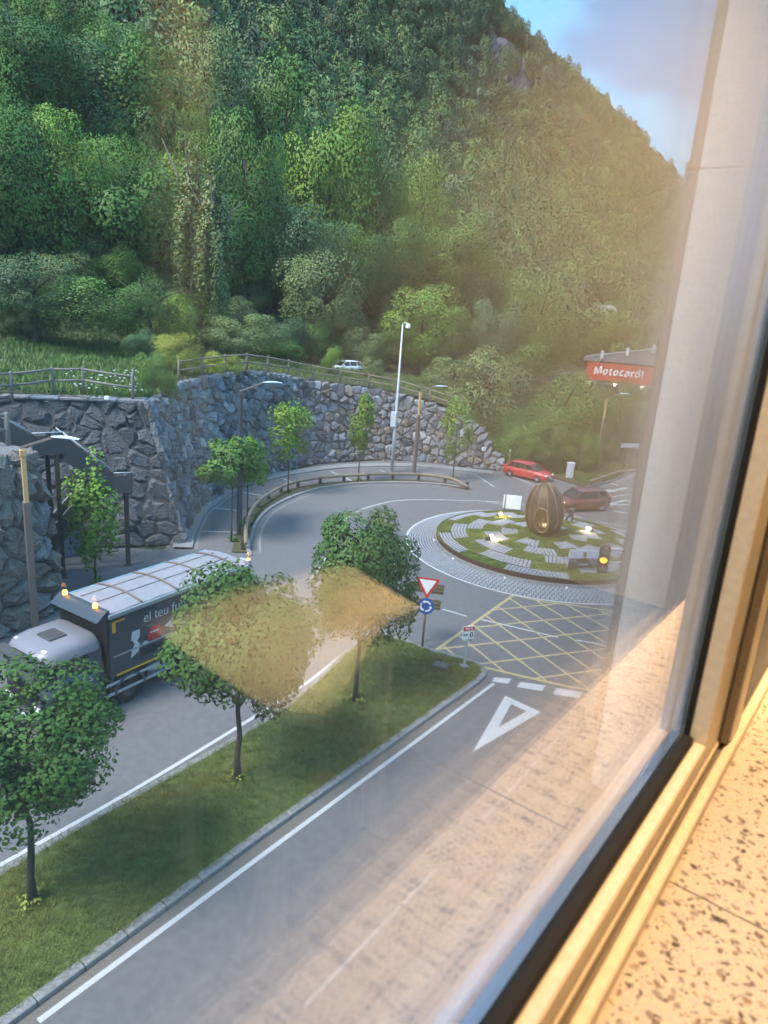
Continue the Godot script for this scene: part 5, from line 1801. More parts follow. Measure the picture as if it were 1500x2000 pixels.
func signs():
	var face := Vector3(-0.18, 0, 1).normalized()
	var u := Vector3.UP.cross(face).normalized()
	var b := Basis(u, Vector3.UP, face)
	var root := thing("traffic_sign", "signpost carrying a give-way triangle above a blue roundabout disc at the island tip", "traffic sign", P(2.05, 0.13, 27.7))
	var st := new_st(true)
	tube(st, [Vector3(0, -0.1, 0), Vector3(0, 3.05, 0)], 0.05, 10)
	obj("post", st, M.sign_olive, root)
	var tri_out := PackedVector2Array([Vector2(-0.48, 0.4), Vector2(-0.44, 0.46), Vector2(0.44, 0.46), Vector2(0.48, 0.4), Vector2(0.04, -0.4), Vector2(-0.04, -0.4)])
	st = new_st()
	slab(st, tri_out, Vector3(0, 2.72, 0) + face * 0.06, u, Vector3.UP, face * 0.02)
	obj("triangle", st, M.sign_red, root)
	st = new_st()
	slab(st, PackedVector2Array([Vector2(-0.36, 0.385), Vector2(0.36, 0.385), Vector2(0, -0.255)]), Vector3(0, 2.72, 0) + face * 0.083, u, Vector3.UP, face * 0.004)
	obj("triangle_face", st, M.white, root)
	st = new_st()
	slab(st, disc(0.36), Vector3(0, 1.92, 0) + face * 0.06, u, Vector3.UP, face * 0.02)
	obj("disc", st, M.sign_blue, root)
	for k in 3:
		st = new_st()
		var poly := PackedVector2Array()
		var a0 := TAU * k / 3.0 + 0.5
		for q in 9: poly.append(Vector2.from_angle(a0 + 1.35 * q / 8.0) * 0.245)
		var tip := a0 + 1.35
		poly.append(Vector2.from_angle(tip) * 0.29)
		poly.append(Vector2.from_angle(tip + 0.45) * 0.215)
		poly.append(Vector2.from_angle(tip) * 0.14)
		for q in 9: poly.append(Vector2.from_angle(tip - 1.35 * q / 8.0) * 0.185)
		slab(st, poly, Vector3(0, 1.92, 0) + face * 0.083, u, Vector3.UP, face * 0.003)
		obj("arrow", st, M.white, root)
	# direction boards, seen from behind
	root = thing("direction_sign", "two brown plank-like direction boards seen from behind, behind the give-way triangle", "direction sign", P(2.0, 0.13, 28.35))
	for k in 2:
		st = new_st()
		for row in 3:
			box(st, Vector3(0.05, 2.62 - k * 0.72 - row * 0.155, 0) + face * 0.0, Vector3(1.5 if k == 0 else 1.35, 0.145, 0.05), b, 0.012)
		obj("board", st, M.sign_back if k == 0 else M.sign_olive, root)
		st = new_st()
		for row in 2:
			box(st, Vector3(0.05, 2.545 - k * 0.72 - row * 0.155, 0) + face * 0.035, Vector3(1.44 if k == 0 else 1.3, 0.03, 0.03), b)
		obj("stiffener", st, M.sign_olive if k == 0 else M.lamp_tan, root)
	st = new_st(true)
	tube(st, [Vector3(0.1, -0.1, 0) - face * 0.07, Vector3(0.1, 2.75, 0) - face * 0.07], 0.045, 10)
	obj("post", st, M.sign_olive, root)
	# kilometre sign
	face = Vector3(-0.62, 0, 1).normalized()
	face = Vector3(0.35, 0.0, 1.0).normalized()
	u = Vector3.UP.cross(face).normalized()
	b = Basis(u, Vector3.UP, face)
	root = thing("kilometre_sign", "small square kilometre sign with red top band on a grey post at the island corner", "traffic sign", P(3.72, 0.13, 26.2))
	st = new_st()
	bar(st, Vector3(0, -0.1, 0), Vector3(0, 1.3, 0), 0.09, 0.06, 0.008, face)
	obj("post", st, M.galvanised, root)
	st = new_st()
	box(st, Vector3(0, 1.55, 0) + face * 0.05, Vector3(0.52, 0.56, 0.03), b, 0.008)
	obj("plate", st, M.white, root)
	st = new_st()
	box(st, Vector3(0, 1.725, 0) + face * 0.067, Vector3(0.5, 0.19, 0.006), b)
	obj("band", st, M.sign_red, root)
	lettering("lettering", "CG-3", 0.1, M.white, root, Transform3D(b, Vector3(0, 1.725, 0) + face * 0.073))
	lettering("lettering", "km", 0.11, M.black, root, Transform3D(b, Vector3(0, 1.47, 0) + face * 0.069 - u * 0.12))
	lettering("lettering", "0", 0.22, M.black, root, Transform3D(b, Vector3(0, 1.45, 0) + face * 0.069 + u * 0.13))
	st = new_st()
	box(st, Vector3(0, 0.04, 0), Vector3(0.3, 0.1, 0.3), Basis(Vector3.UP, 0.5), 0.03)
	obj("footing", st, M.concrete, root)
	# overhead traffic light on its arm
	var at := P(7.75, 6.1, 23.5)
	root = thing("traffic_light", "traffic light showing amber, hung from an arm at the right", "traffic light", at)
	face = (EYE - at).normalized()
	face.y = 0
	face = face.normalized()
	u = Vector3.UP.cross(face).normalized()
	b = Basis(u, Vector3.UP, face)
	st = new_st()
	box(st, Vector3.ZERO, Vector3(0.36, 1.0, 0.22), b, 0.04)
	obj("housing", st, M.black, root)
	for k in 3:
		st = new_st(true)
		var c := Vector3(0, 0.32 - 0.32 * k, 0) + face * 0.11
		tube(st, [c, c + face * 0.012, c + face * 0.02], [0.13, 0.12, 0.05], 20)
		obj(["red_lens", "amber_lens", "green_lens"][k], st, M.glow_amber if k == 1 else M.lens_off, root)
		st = new_st()
		for q in 10:
			var a0 := PI * q / 10.0
			var a1 := PI * (q + 1) / 10.0
			quad(st, c + (u * cos(a0) + Vector3.UP * sin(a0)) * 0.145, c + (u * cos(a1) + Vector3.UP * sin(a1)) * 0.145, c + (u * cos(a1) + Vector3.UP * sin(a1)) * 0.145 + face * 0.2, c + (u * cos(a0) + Vector3.UP * sin(a0)) * 0.145 + face * 0.2)
		obj("visor", st, M.black, root)
	st = new_st(true)
	tube(st, [Vector3(0, 0.3, 0) - face * 0.15, Vector3(0.5, 0.35, 0) - face * 0.15, Vector3(3.2, 0.6, 0.6)], [0.04, 0.05, 0.07], 10)
	tube(st, [Vector3(0, -0.25, 0) - face * 0.15, Vector3(0.7, -0.1, 0) - face * 0.15, Vector3(1.4, 0.43, 0.1)], [0.03, 0.03, 0.03], 8)
	tube(st, [Vector3(3.2, -6.1, 0.6), Vector3(3.2, 0.7, 0.6)], [0.13, 0.08], 12)
	obj("mast_arm", st, M.galvanised, root)


# ---------------------------------------------------------------- vehicles
# a shell swept along z through sections of half-widths: each section is [z, list of (half width, height)]
func loft(st: SurfaceTool, secs: Array, cap := true):
	for i in secs.size() - 1:
		var a: Array = secs[i][1]
		var b: Array = secs[i + 1][1]
		for s in [1.0, -1.0]:
			for k in a.size() - 1:
				var p := [Vector3(a[k].x * s, a[k].y, secs[i][0]), Vector3(a[k + 1].x * s, a[k + 1].y, secs[i][0]), Vector3(b[k + 1].x * s, b[k + 1].y, secs[i + 1][0]), Vector3(b[k].x * s, b[k].y, secs[i + 1][0])]
				if s > 0: quad(st, p[0], p[1], p[2], p[3])
				else: quad(st, p[3], p[2], p[1], p[0])
		var la: Vector2 = a[-1]
		var lb: Vector2 = b[-1]
		quad(st, Vector3(la.x, la.y, secs[i][0]), Vector3(-la.x, la.y, secs[i][0]), Vector3(-lb.x, lb.y, secs[i + 1][0]), Vector3(lb.x, lb.y, secs[i + 1][0]))
	if cap:
		for e in [secs[0], secs[-1]]:
			var a: Array = e[1]
			for k in a.size() - 1:
				quad(st, Vector3(a[k].x, a[k].y, e[0]), Vector3(-a[k].x, a[k].y, e[0]), Vector3(-a[k + 1].x, a[k + 1].y, e[0]), Vector3(a[k + 1].x, a[k + 1].y, e[0]))


func wheel(root: Node, at: Vector3, r: float, w: float, dark := false):
	var turn := Transform3D(Basis(Vector3.BACK, PI / 2.0), at)
	var st := new_st(true)
	lathe(st, [Vector2(r * 0.58, -w / 2), Vector2(r * 0.9, -w / 2), Vector2(r, -w * 0.36), Vector2(r, w * 0.36), Vector2(r * 0.9, w / 2), Vector2(r * 0.58, w / 2)], 28, turn)
	var o := obj("wheel", st, M.rubber, root)
	st = new_st(true)
	lathe(st, [Vector2(0.001, -w * 0.3), Vector2(r * 0.2, -w * 0.34), Vector2(r * 0.5, -w * 0.2), Vector2(r * 0.59, -w * 0.48), Vector2(r * 0.59, w * 0.48), Vector2(r * 0.5, w * 0.2), Vector2(r * 0.2, w * 0.34), Vector2(0.001, w * 0.3)], 20, turn)
	obj("rim", st, M.dark_steel if dark else M.steel, o)


func truck():
	var at := P(-10.4, 0, 21.26)
	var root := thing("tipper_truck", "dark grey covered tipper truck with lettering on its side, driving towards the window", "truck", at)
	root.basis = Basis(Vector3(0.847, 0, 0.5316), Vector3.UP, Vector3(-0.5316, 0, 0.847))
	# chassis and wheels
	var st := new_st()
	box(st, Vector3(0, 0.85, -3.2), Vector3(0.9, 0.28, 8.6), Basis(), 0.02)
	obj("chassis", st, M.black, root)
	for z in [0.0, -1.75, -5.2, -6.5]:
		for s in [1.0, -1.0]: wheel(root, Vector3(1.03 * s, 0.52, z), 0.52, 0.34, true)
	for z in [0.0, -1.75]:
		for s in [1.0, -1.0]:
			st = new_st(true)
			var pts := []
			for k in 11:
				var a := PI * k / 10.0
				pts.append(Vector2(cos(a) * 0.66, 0.5 + sin(a) * 0.66))
			for k in 10:
				quad(st, Vector3(0.84 * s, pts[k].y, z + pts[k].x), Vector3(1.28 * s, pts[k].y, z + pts[k].x), Vector3(1.28 * s, pts[k + 1].y, z + pts[k + 1].x), Vector3(0.84 * s, pts[k + 1].y, z + pts[k + 1].x))
				quad(st, Vector3(1.28 * s, pts[k].y, z + pts[k].x), Vector3(1.28 * s, pts[k].y * 0.88 + 0.06, z + pts[k].x * 0.86), Vector3(1.28 * s, pts[k + 1].y * 0.88 + 0.06, z + pts[k + 1].x * 0.86), Vector3(1.28 * s, pts[k + 1].y, z + pts[k + 1].x))
			obj("mudguard", st, M.dark_steel, root)
	# cab
	var w := 1.2
	var low := [Vector2(w - 0.04, 0.55), Vector2(w, 0.75), Vector2(w, 1.2), Vector2(w, 1.75)]
	var cab := new_st(true)
	loft(cab, [[-0.72, low], [0.0, low], [0.9, low], [1.22, [Vector2(w - 0.08, 0.55), Vector2(w - 0.03, 0.75), Vector2(w - 0.05, 1.2), Vector2(w - 0.08, 1.75)]], [1.36, [Vector2(w - 0.3, 0.55), Vector2(w - 0.25, 0.75), Vector2(w - 0.27, 1.2), Vector2(w - 0.3, 1.75)]]])
	obj("cab_lower", cab, M.truck_cab, root)
	var top := func(inset: float, dz: float) -> Array: return [Vector2(w - 0.02 - inset, 2.48), Vector2(w - 0.07 - inset, 2.72 - dz), Vector2(w - 0.2 - inset, 2.88 - dz), Vector2(w - 0.45 - inset, 2.95 - dz)]
	cab = new_st(true)
	loft(cab, [[-0.72, top.call(0.06, 0.05)], [-0.6, top.call(0.0, 0.0)], [0.5, top.call(0.0, 0.0)], [1.0, top.call(0.04, 0.05)], [1.2, top.call(0.16, 0.12)], [1.3, top.call(0.3, 0.22)]])
	obj("cab_roof", cab, M.truck_roof, root)
	st = new_st()
	box(st, Vector3(0, 2.1, -0.69), Vector3(2.34, 0.8, 0.06))
	for s in [1.0, -1.0]:
		box(st, Vector3(1.17 * s, 2.1, -0.45), Vector3(0.05, 0.76, 0.5))
		bar(st, Vector3(1.15 * s, 1.74, 0.95), Vector3(1.13 * s, 2.5, 0.72), 0.06, 0.1)
		bar(st, Vector3(1.1 * s, 1.74, 1.2), Vector3(1.05 * s, 2.5, 1.12), 0.08, 0.08)
	obj("cab_pillars", st, M.truck_cab, root)
	st = new_st()
	quad(st, Vector3(-1.0, 1.72, 1.3), Vector3(1.0, 1.72, 1.3), Vector3(0.98, 2.52, 1.2), Vector3(-0.98, 2.52, 1.2))
	obj("windscreen", st, M.pane, root)
	for s in [1.0, -1.0]:
		st = new_st()
		quad(st, Vector3(1.18 * s, 1.76, -0.2), Vector3(1.18 * s, 1.76, 0.93), Vector3(1.16 * s, 2.48, 0.74), Vector3(1.16 * s, 2.48, -0.2))
		obj("side_window", st, M.pane, root)
		st = new_st()
		box(st, Vector3(1.34 * s, 2.2, 1.1), Vector3(0.22, 0.5, 0.12), Basis(), 0.04)
		bar(st, Vector3(1.12 * s, 2.45, 1.1), Vector3(1.34 * s, 2.45, 1.1), 0.04, 0.04)
		obj("wing_mirror", st, M.black, root)
		st = new_st()
		box(st, Vector3(1.205 * s, 1.25, 0.1), Vector3(0.012, 0.025, 1.3))
		box(st, Vector3(1.21 * s, 1.5, -0.25), Vector3(0.03, 0.05, 0.16))
		obj("door_trim", st, M.chrome, root)
		st = new_st()
		box(st, Vector3(1.21 * s, 1.02, 0.25), Vector3(0.02, 0.07, 1.5))
		obj("reflector_strip", st, M.reflector_yellow, root)
		st = new_st()
		box(st, Vector3(0.8 * s, 0.95, 1.37), Vector3(0.42, 0.2, 0.06), Basis(), 0.03)
		obj("headlight", st, M.white, root)
		st = new_st(true)
		box(st, Vector3(0.75 * s, 2.86, 1.02), Vector3(0.16, 0.07, 0.1), Basis(), 0.02)
		obj("marker_light", st, M.glow_warm if s > 0 else M.white, root)
	st = new_st()
	box(st, Vector3(0, 0.62, 1.4), Vector3(2.3, 0.4, 0.14), Basis(), 0.05)
	obj("bumper", st, M.dark_steel, root)
	st = new_st()
	for k in 4: box(st, Vector3(0, 0.95 + k * 0.17, 1.38), Vector3(1.1, 0.1, 0.04))
	obj("grille", st, M.black, root)
	st = new_st()
	box(st, Vector3(0.05, 2.97, 0.3), Vector3(0.75, 0.06, 0.62), Basis(), 0.02)
	obj("roof_hatch", st, M.dark_steel, root)
	st = new_st()
	box(st, Vector3(0, 2.62, 1.42), Vector3(2.2, 0.08, 0.34), Basis(Vector3.RIGHT, 0.25), 0.02)
	obj("sun_visor", st, M.dark_steel, root)
	st = new_st()
	box(st, Vector3(0, 0.62, 1.478), Vector3(0.52, 0.12, 0.012))
	obj("number_plate", st, M.white, root)
	for x in [-0.4, 0.45]:
		st = new_st()
		bar(st, Vector3(x, 1.74, 1.33), Vector3(x + 0.45, 1.95, 1.3), 0.02, 0.02)
		obj("wiper", st, M.black, root)
	for s in [1.0, -1.0]:
		st = new_st()
		for z in [0.92, -0.22]: box(st, Vector3(1.2005 * s, 1.35, z), Vector3(0.006, 0.85, 0.014))
		box(st, Vector3(1.2005 * s, 0.93, 0.35), Vector3(0.006, 0.014, 1.13))
		obj("door_seam", st, M.black, root)
	# dashboard and seats inside, and the driver
	st = new_st()
	box(st, Vector3(0, 1.5, 1.0), Vector3(2.1, 0.3, 0.4), Basis(), 0.05)
	box(st, Vector3(0.55, 1.5, -0.1), Vector3(0.55, 0.2, 0.5), Basis(), 0.05)
	box(st, Vector3(0.55, 1.9, -0.38), Vector3(0.52, 0.8, 0.14), Basis(), 0.05)
	box(st, Vector3(-0.55, 1.9, -0.38), Vector3(0.52, 0.8, 0.14), Basis(), 0.05)
	obj("interior", st, M.black, root)
	var person := thing("person", "driver sitting at the left cab window of the truck", "person", root.transform * Vector3(0.58, 1.58, -0.08))
	person.basis = root.basis
	body(person)
	# body
	var z0 := -0.95
	var z1 := -7.6
	var hw := 1.28
	st = new_st()
	box(st, Vector3(0, 2.4, (z0 + z1) / 2.0), Vector3(hw * 2.0, 2.36, z0 - z1), Basis(), 0.03)
	obj("body", st, M.truck_grey, root)
	for s in [1.0, -1.0]:
		st = new_st()
		box(st, Vector3((hw + 0.015) * s, 3.52, (z0 + z1) / 2.0), Vector3(0.1, 0.16, z0 - z1 + 0.04), Basis(), 0.02)
		obj("top_rail", st, M.chrome if s < 0 else M.steel, root)
		for k in 8:
			st = new_st()
			box(st, Vector3((hw + 0.02) * s, 2.3, z0 - 0.06 - k * 0.935), Vector3(0.05, 2.3, 0.09), Basis(), 0.01)
			if k == 0 or k == 7: obj("side_post", st, M.truck_grey, root)
		st = new_st()
		box(st, Vector3((hw + 0.012) * s, 2.02, (z0 + z1) / 2.0), Vector3(0.03, 0.05, z0 - z1 - 0.3))
		obj("side_seam", st, M.steel, root)
		st = new_st()
		box(st, Vector3((hw + 0.02) * s, 1.3, (z0 + z1) / 2.0 - 0.1), Vector3(0.02, 0.07, z0 - z1 - 0.25))
		obj("reflector_strip", st, M.reflector_yellow, root)
		for y in [1.0, 0.62]:
			st = new_st()
			bar(st, Vector3(1.24 * s, y, -2.5), Vector3(1.24 * s, y, -4.55), 0.04, 0.1, 0.01)
			bar(st, Vector3(1.24 * s, y, z0 + 0.15), Vector3(1.24 * s, y, -2.55), 0.04, 0.1, 0.01)
			obj("side_guard", st, M.galvanised, root)
		for z in [-1.0, -2.5, -4.5]:
			st = new_st()
			bar(st, Vector3(1.2 * s, 0.58, z), Vector3(1.2 * s, 1.15, z), 0.05, 0.05)
			obj("guard_bracket", st, M.dark_steel, root)
	# front bulkhead with its hood, tail light cluster between cab and body
	st = new_st()
	box(st, Vector3(0, 2.5, z0 + 0.06), Vector3(hw * 2.0, 2.3, 0.08), Basis(), 0.02)
	obj("bulkhead", st, M.black, root)
	st = new_st()
	slab(st, PackedVector2Array([Vector2(0, 3.45), Vector2(0.5, 3.45), Vector2(0.12, 3.72), Vector2(0, 3.75)]), Vector3(-hw, 0, z0 - 0.05), Vector3(0, 0, 1), Vector3.UP, Vector3(hw * 2, 0, 0))
	obj("hood", st, M.truck_grey, root)
	st = new_st()
	box(st, Vector3(1.02, 1.55, z0 + 0.2), Vector3(0.24, 0.75, 0.14), Basis(), 0.03)
	obj("air_canister", st, M.truck_red, root)
	# tarpaulin with hoops, slightly arched
	st = new_st(true)
	for k in 12:
		for j in 6:
			var q := []
			for c in [[0, 0], [1, 0], [1, 1], [0, 1]]:
				var x := lerpf(-1.2, 1.2, (j + c[0]) / 6.0)
				var z := lerpf(z0 - 0.05, z1 + 0.05, (k + c[1]) / 12.0)
				q.append(Vector3(x, 3.6 + 0.13 * (1.0 - pow(x / 1.2, 2.0)) - (0.02 if (k + c[1]) % 2 else 0.0), z))
			quad(st, q[0], q[1], q[2], q[3])
	obj("tarpaulin", st, M.tarp, root)
	for k in 4:
		st = new_st(true)
		var pts := []
		for j in 9:
			var x := lerpf(-1.22, 1.22, j / 8.0)
			pts.append(Vector3(x, 3.625 + 0.13 * (1.0 - pow(x / 1.22, 2.0)), z0 - 1.4 - k * 1.55))
		tube(st, pts, 0.035, 6)
		obj("hoop", st, M.lamp_brown, root)
	for x in [0.35, -0.45]:
		st = new_st(true)
		tube(st, [Vector3(x, 3.73, z0 - 0.2), Vector3(x, 3.735, (z0 + z1) / 2.0), Vector3(x, 3.73, z1 + 0.3)], 0.012, 6)
		obj("cord", st, M.dark_steel, root)
	# beacons
	for k in [Vector3(0.75, 3.78, z0 + 0.1), Vector3(-0.9, 3.78, z0 + 0.1), Vector3(1.15, 3.66, z1 - 0.05)]:
		st = new_st(true)
		lathe(st, [Vector2(0.08, -0.02), Vector2(0.08, 0.08), Vector2(0.05, 0.13), Vector2(0, 0.14)], 12, Transform3D(Basis(), k))
		obj("beacon", st, M.glow_beacon, root)
		omni("beacon_glow", root.transform * (k + Vector3(0, 0.3, 0)), Color(1.0, 0.42, 0.08), 0.06, 0.08, 6.0)
	st = new_st()
	box(st, Vector3(1.0, 3.6, z1 - 0.05), Vector3(0.5, 0.3, 0.2), Basis(), 0.03)
	obj("rear_box", st, M.steel, root)
	# markings on both corners and lettering on the side
	st = new_st()
	for s in [1.0, -1.0]:
		box(st, Vector3((hw + 0.02) * s, 3.28, z0 - 0.38), Vector3(0.014, 0.06, 0.5))
		box(st, Vector3((hw + 0.02) * s, 3.1, z0 - 0.18), Vector3(0.014, 0.4, 0.14))
	obj("corner_marking", st, M.reflector_yellow, root)
	var b := Basis(Vector3(0, 0, -1), Vector3.UP, Vector3(1, 0, 0))
	lettering("lettering", "el teu futur", 0.32, M.off_white, root, Transform3D(b, Vector3(hw + 0.012, 3.0, -3.45)), false, 0.006)
	st = new_st()
	slab(st, PackedVector2Array([Vector2(0.1, 0.9), Vector2(0.42, 0.9), Vector2(0.42, 0.62), Vector2(0.3, 0.5), Vector2(0.42, 0.32), Vector2(0.36, 0.08), Vector2(0.02, -0.08), Vector2(0.08, 0.2), Vector2(0.2, 0.42), Vector2(0.06, 0.6)]), Vector3(hw + 0.008, 1.78, -1.75), Vector3(0, 0, -1), Vector3.UP, Vector3(0.006, 0, 0))
	slab(st, PackedVector2Array([Vector2(0.5, 0.3), Vector2(0.66, 0.36), Vector2(0.78, 0.3), Vector2(0.66, 0.22)]), Vector3(hw + 0.008, 1.78, -1.75), Vector3(0, 0, -1), Vector3.UP, Vector3(0.006, 0, 0))
	slab(st, PackedVector2Array([Vector2(1.5, 0.62), Vector2(1.9, 0.85), Vector2(1.8, 0.62), Vector2(1.95, 0.42)]), Vector3(hw + 0.008, 1.78, -1.75), Vector3(0, 0, -1), Vector3.UP, Vector3(0.006, 0, 0))
	slab(st, PackedVector2Array([Vector2(2.1, 0.35), Vector2(2.2, 0.95), Vector2(2.36, 0.95), Vector2(2.36, 0.7), Vector2(2.6, 0.7), Vector2(2.6, 0.3), Vector2(2.36, 0.45)]), Vector3(hw + 0.008, 1.78, -1.75), Vector3(0, 0, -1), Vector3.UP, Vector3(0.006, 0, 0))
	obj("logo_shapes", st, M.off_white, root)
	st = new_st()
	slab(st, disc(0.3, 20), Vector3(hw + 0.008, 2.3, -2.8), Vector3(0, 0, -1), Vector3.UP, Vector3(0.006, 0, 0))
	obj("logo_disc", st, M.sign_red, root)
	st = new_st()
	box(st, Vector3(hw + 0.018, 2.38, -2.8), Vector3(0.006, 0.06, 0.36))
	obj("logo_bar", st, M.off_white, root)
	st = new_st()
	for k in 4: box(st, Vector3(hw + 0.012, 1.86 - k * 0.08, -2.75), Vector3(0.02, 0.045, 1.15))
	obj("side_vent", st, M.black, root)
	st = new_st()
	box(st, Vector3(0, 1.9, z1 - 0.04), Vector3(2.2, 1.4, 0.06), Basis(), 0.02)
	obj("tailgate", st, M.dark_steel, root)
	st = new_st(true)
	tube(st, [Vector3(0.85, 0.75, -2.6), Vector3(0.85, 0.75, -3.8)], 0.3, 16)
	obj("fuel_tank", st, M.galvanised, root)


# a seated figure from one smooth field of tapered limbs, meshed as surface nets
func body(root: Node3D):
	var bones := [
		[Vector3(0, 0.0, 0), Vector3(0, 0.3, -0.05), 0.16, 0.15], [Vector3(0, 0.3, -0.05), Vector3(0, 0.5, -0.04), 0.16, 0.13], [Vector3(-0.17, 0.5, -0.04), Vector3(0.17, 0.5, -0.04), 0.07, 0.07],
		[Vector3(0, 0.5, -0.03), Vector3(0, 0.64, 0.0), 0.055, 0.055],
		[Vector3(0.19, 0.5, -0.04), Vector3(0.26, 0.26, 0.08), 0.055, 0.045], [Vector3(0.26, 0.26, 0.08), Vector3(0.14, 0.25, 0.36), 0.042, 0.032],
		[Vector3(-0.19, 0.5, -0.04), Vector3(-0.26, 0.26, 0.08), 0.055, 0.045], [Vector3(-0.26, 0.26, 0.08), Vector3(-0.14, 0.25, 0.36), 0.042, 0.032],
		[Vector3(0.1, 0.0, 0), Vector3(0.14, 0.05, 0.42), 0.085, 0.065], [Vector3(-0.1, 0.0, 0), Vector3(-0.14, 0.05, 0.42), 0.085, 0.065],
	]
	var head := [[Vector3(0, 0.73, 0.03), Vector3(0, 0.78, 0.02), 0.085, 0.09], [Vector3(0, 0.66, 0.06), Vector3(0, 0.7, 0.05), 0.06, 0.07], [Vector3(0, 0.71, 0.115), Vector3(0, 0.74, 0.105), 0.018, 0.012], [Vector3(0.083, 0.7, 0.0), Vector3(0.083, 0.74, 0.0), 0.014, 0.016], [Vector3(-0.083, 0.7, 0.0), Vector3(-0.083, 0.74, 0.0), 0.014, 0.016], [Vector3(0, 0.58, 0.0), Vector3(0, 0.68, 0.01), 0.05, 0.05]]
	var hair := [[Vector3(0, 0.8, -0.01), Vector3(0, 0.79, -0.03), 0.085, 0.088]]
	net(root, "figure", bones, 0.025, 0.05, M.shirt)
	net(root, "head", head, 0.01, 0.02, M.skin)
	net(root, "hair", hair, 0.014, 0.02, M.black)
	var hands := []
	for s in [1.0, -1.0]:
		hands.append([Vector3(0.14 * s, 0.25, 0.37), Vector3(0.11 * s, 0.26, 0.43), 0.03, 0.028])
		for k in 4: hands.append([Vector3((0.11 + 0.014 * (k - 1.5)) * s, 0.265, 0.44), Vector3((0.1 + 0.014 * (k - 1.5)) * s, 0.235, 0.475), 0.009, 0.008])
		hands.append([Vector3(0.12 * s, 0.27, 0.39), Vector3(0.085 * s, 0.29, 0.42), 0.011, 0.009])
	net(root, "hands", hands, 0.008, 0.008, M.skin)


func net(root: Node3D, called: String, bones: Array, cell: float, blend: float, m: Material):
	var lo := Vector3.ONE * 9.0
	var hi := -lo
	for b in bones:
		for e in [0, 1]:
			lo = lo.min(b[e] - Vector3.ONE * (maxf(b[2], b[3]) + cell * 2.0))
			hi = hi.max(b[e] + Vector3.ONE * (maxf(b[2], b[3]) + cell * 2.0))
	var n := Vector3i((hi - lo) / cell) + Vector3i.ONE
	var f := PackedFloat32Array()
	f.resize(n.x * n.y * n.z)
	for z in n.z:
		for y in n.y:
			for x in n.x:
				var p := lo + Vector3(x, y, z) * cell
				var d := 9.0
				for b in bones:
					var ab: Vector3 = b[1] - b[0]
					var t := clampf((p - b[0]).dot(ab) / ab.length_squared(), 0, 1)
					var q: float = p.distance_to(b[0] + ab * t) - lerpf(b[2], b[3], t)
					var h := maxf(blend - absf(d - q), 0.0) / blend
					d = minf(d, q) - h * h * blend * 0.25
				f[x + n.x * (y + n.y * z)] = d
	var at := {}
	var ids := []
	var st := new_st(true)
	for z in n.z - 1:
		for y in n.y - 1:
			for x in n.x - 1:
				var sum := Vector3.ZERO
				var hits := 0
				for e in [[0, 1], [2, 3], [4, 5], [6, 7], [0, 2], [1, 3], [4, 6], [5, 7], [0, 4], [1, 5], [2, 6], [3, 7]]:
					var pa := Vector3i(x + (e[0] & 1), y + ((e[0] >> 1) & 1), z + (e[0] >> 2))
					var pb := Vector3i(x + (e[1] & 1), y + ((e[1] >> 1) & 1), z + (e[1] >> 2))
					var a := f[pa.x + n.x * (pa.y + n.y * pa.z)]
					var b := f[pb.x + n.x * (pb.y + n.y * pb.z)]
					if (a < 0.0) != (b < 0.0):
						sum += Vector3(pa).lerp(Vector3(pb), a / (a - b))
						hits += 1
				if hits: at[Vector3i(x, y, z)] = lo + sum / hits * cell
	for c in at:
		for axis in 3:
			var d := Vector3i.ZERO
			d[axis] = 1
			var a := f[c.x + n.x * (c.y + n.y * c.z)]
			var e: Vector3i = c + d
			var b := f[e.x + n.x * (e.y + n.y * e.z)]
			if (a < 0.0) == (b < 0.0): continue
			var u := Vector3i.ZERO
			var v := Vector3i.ZERO
			u[(axis + 1) % 3] = 1
			v[(axis + 2) % 3] = 1
			if not (at.has(c - u) and at.has(c - v) and at.has(c - u - v)): continue
			if a < 0.0: quad(st, at[c], at[c - v], at[c - u - v], at[c - u])
			else: quad(st, at[c], at[c - u], at[c - u - v], at[c - v])
	obj(called, st, m, root)


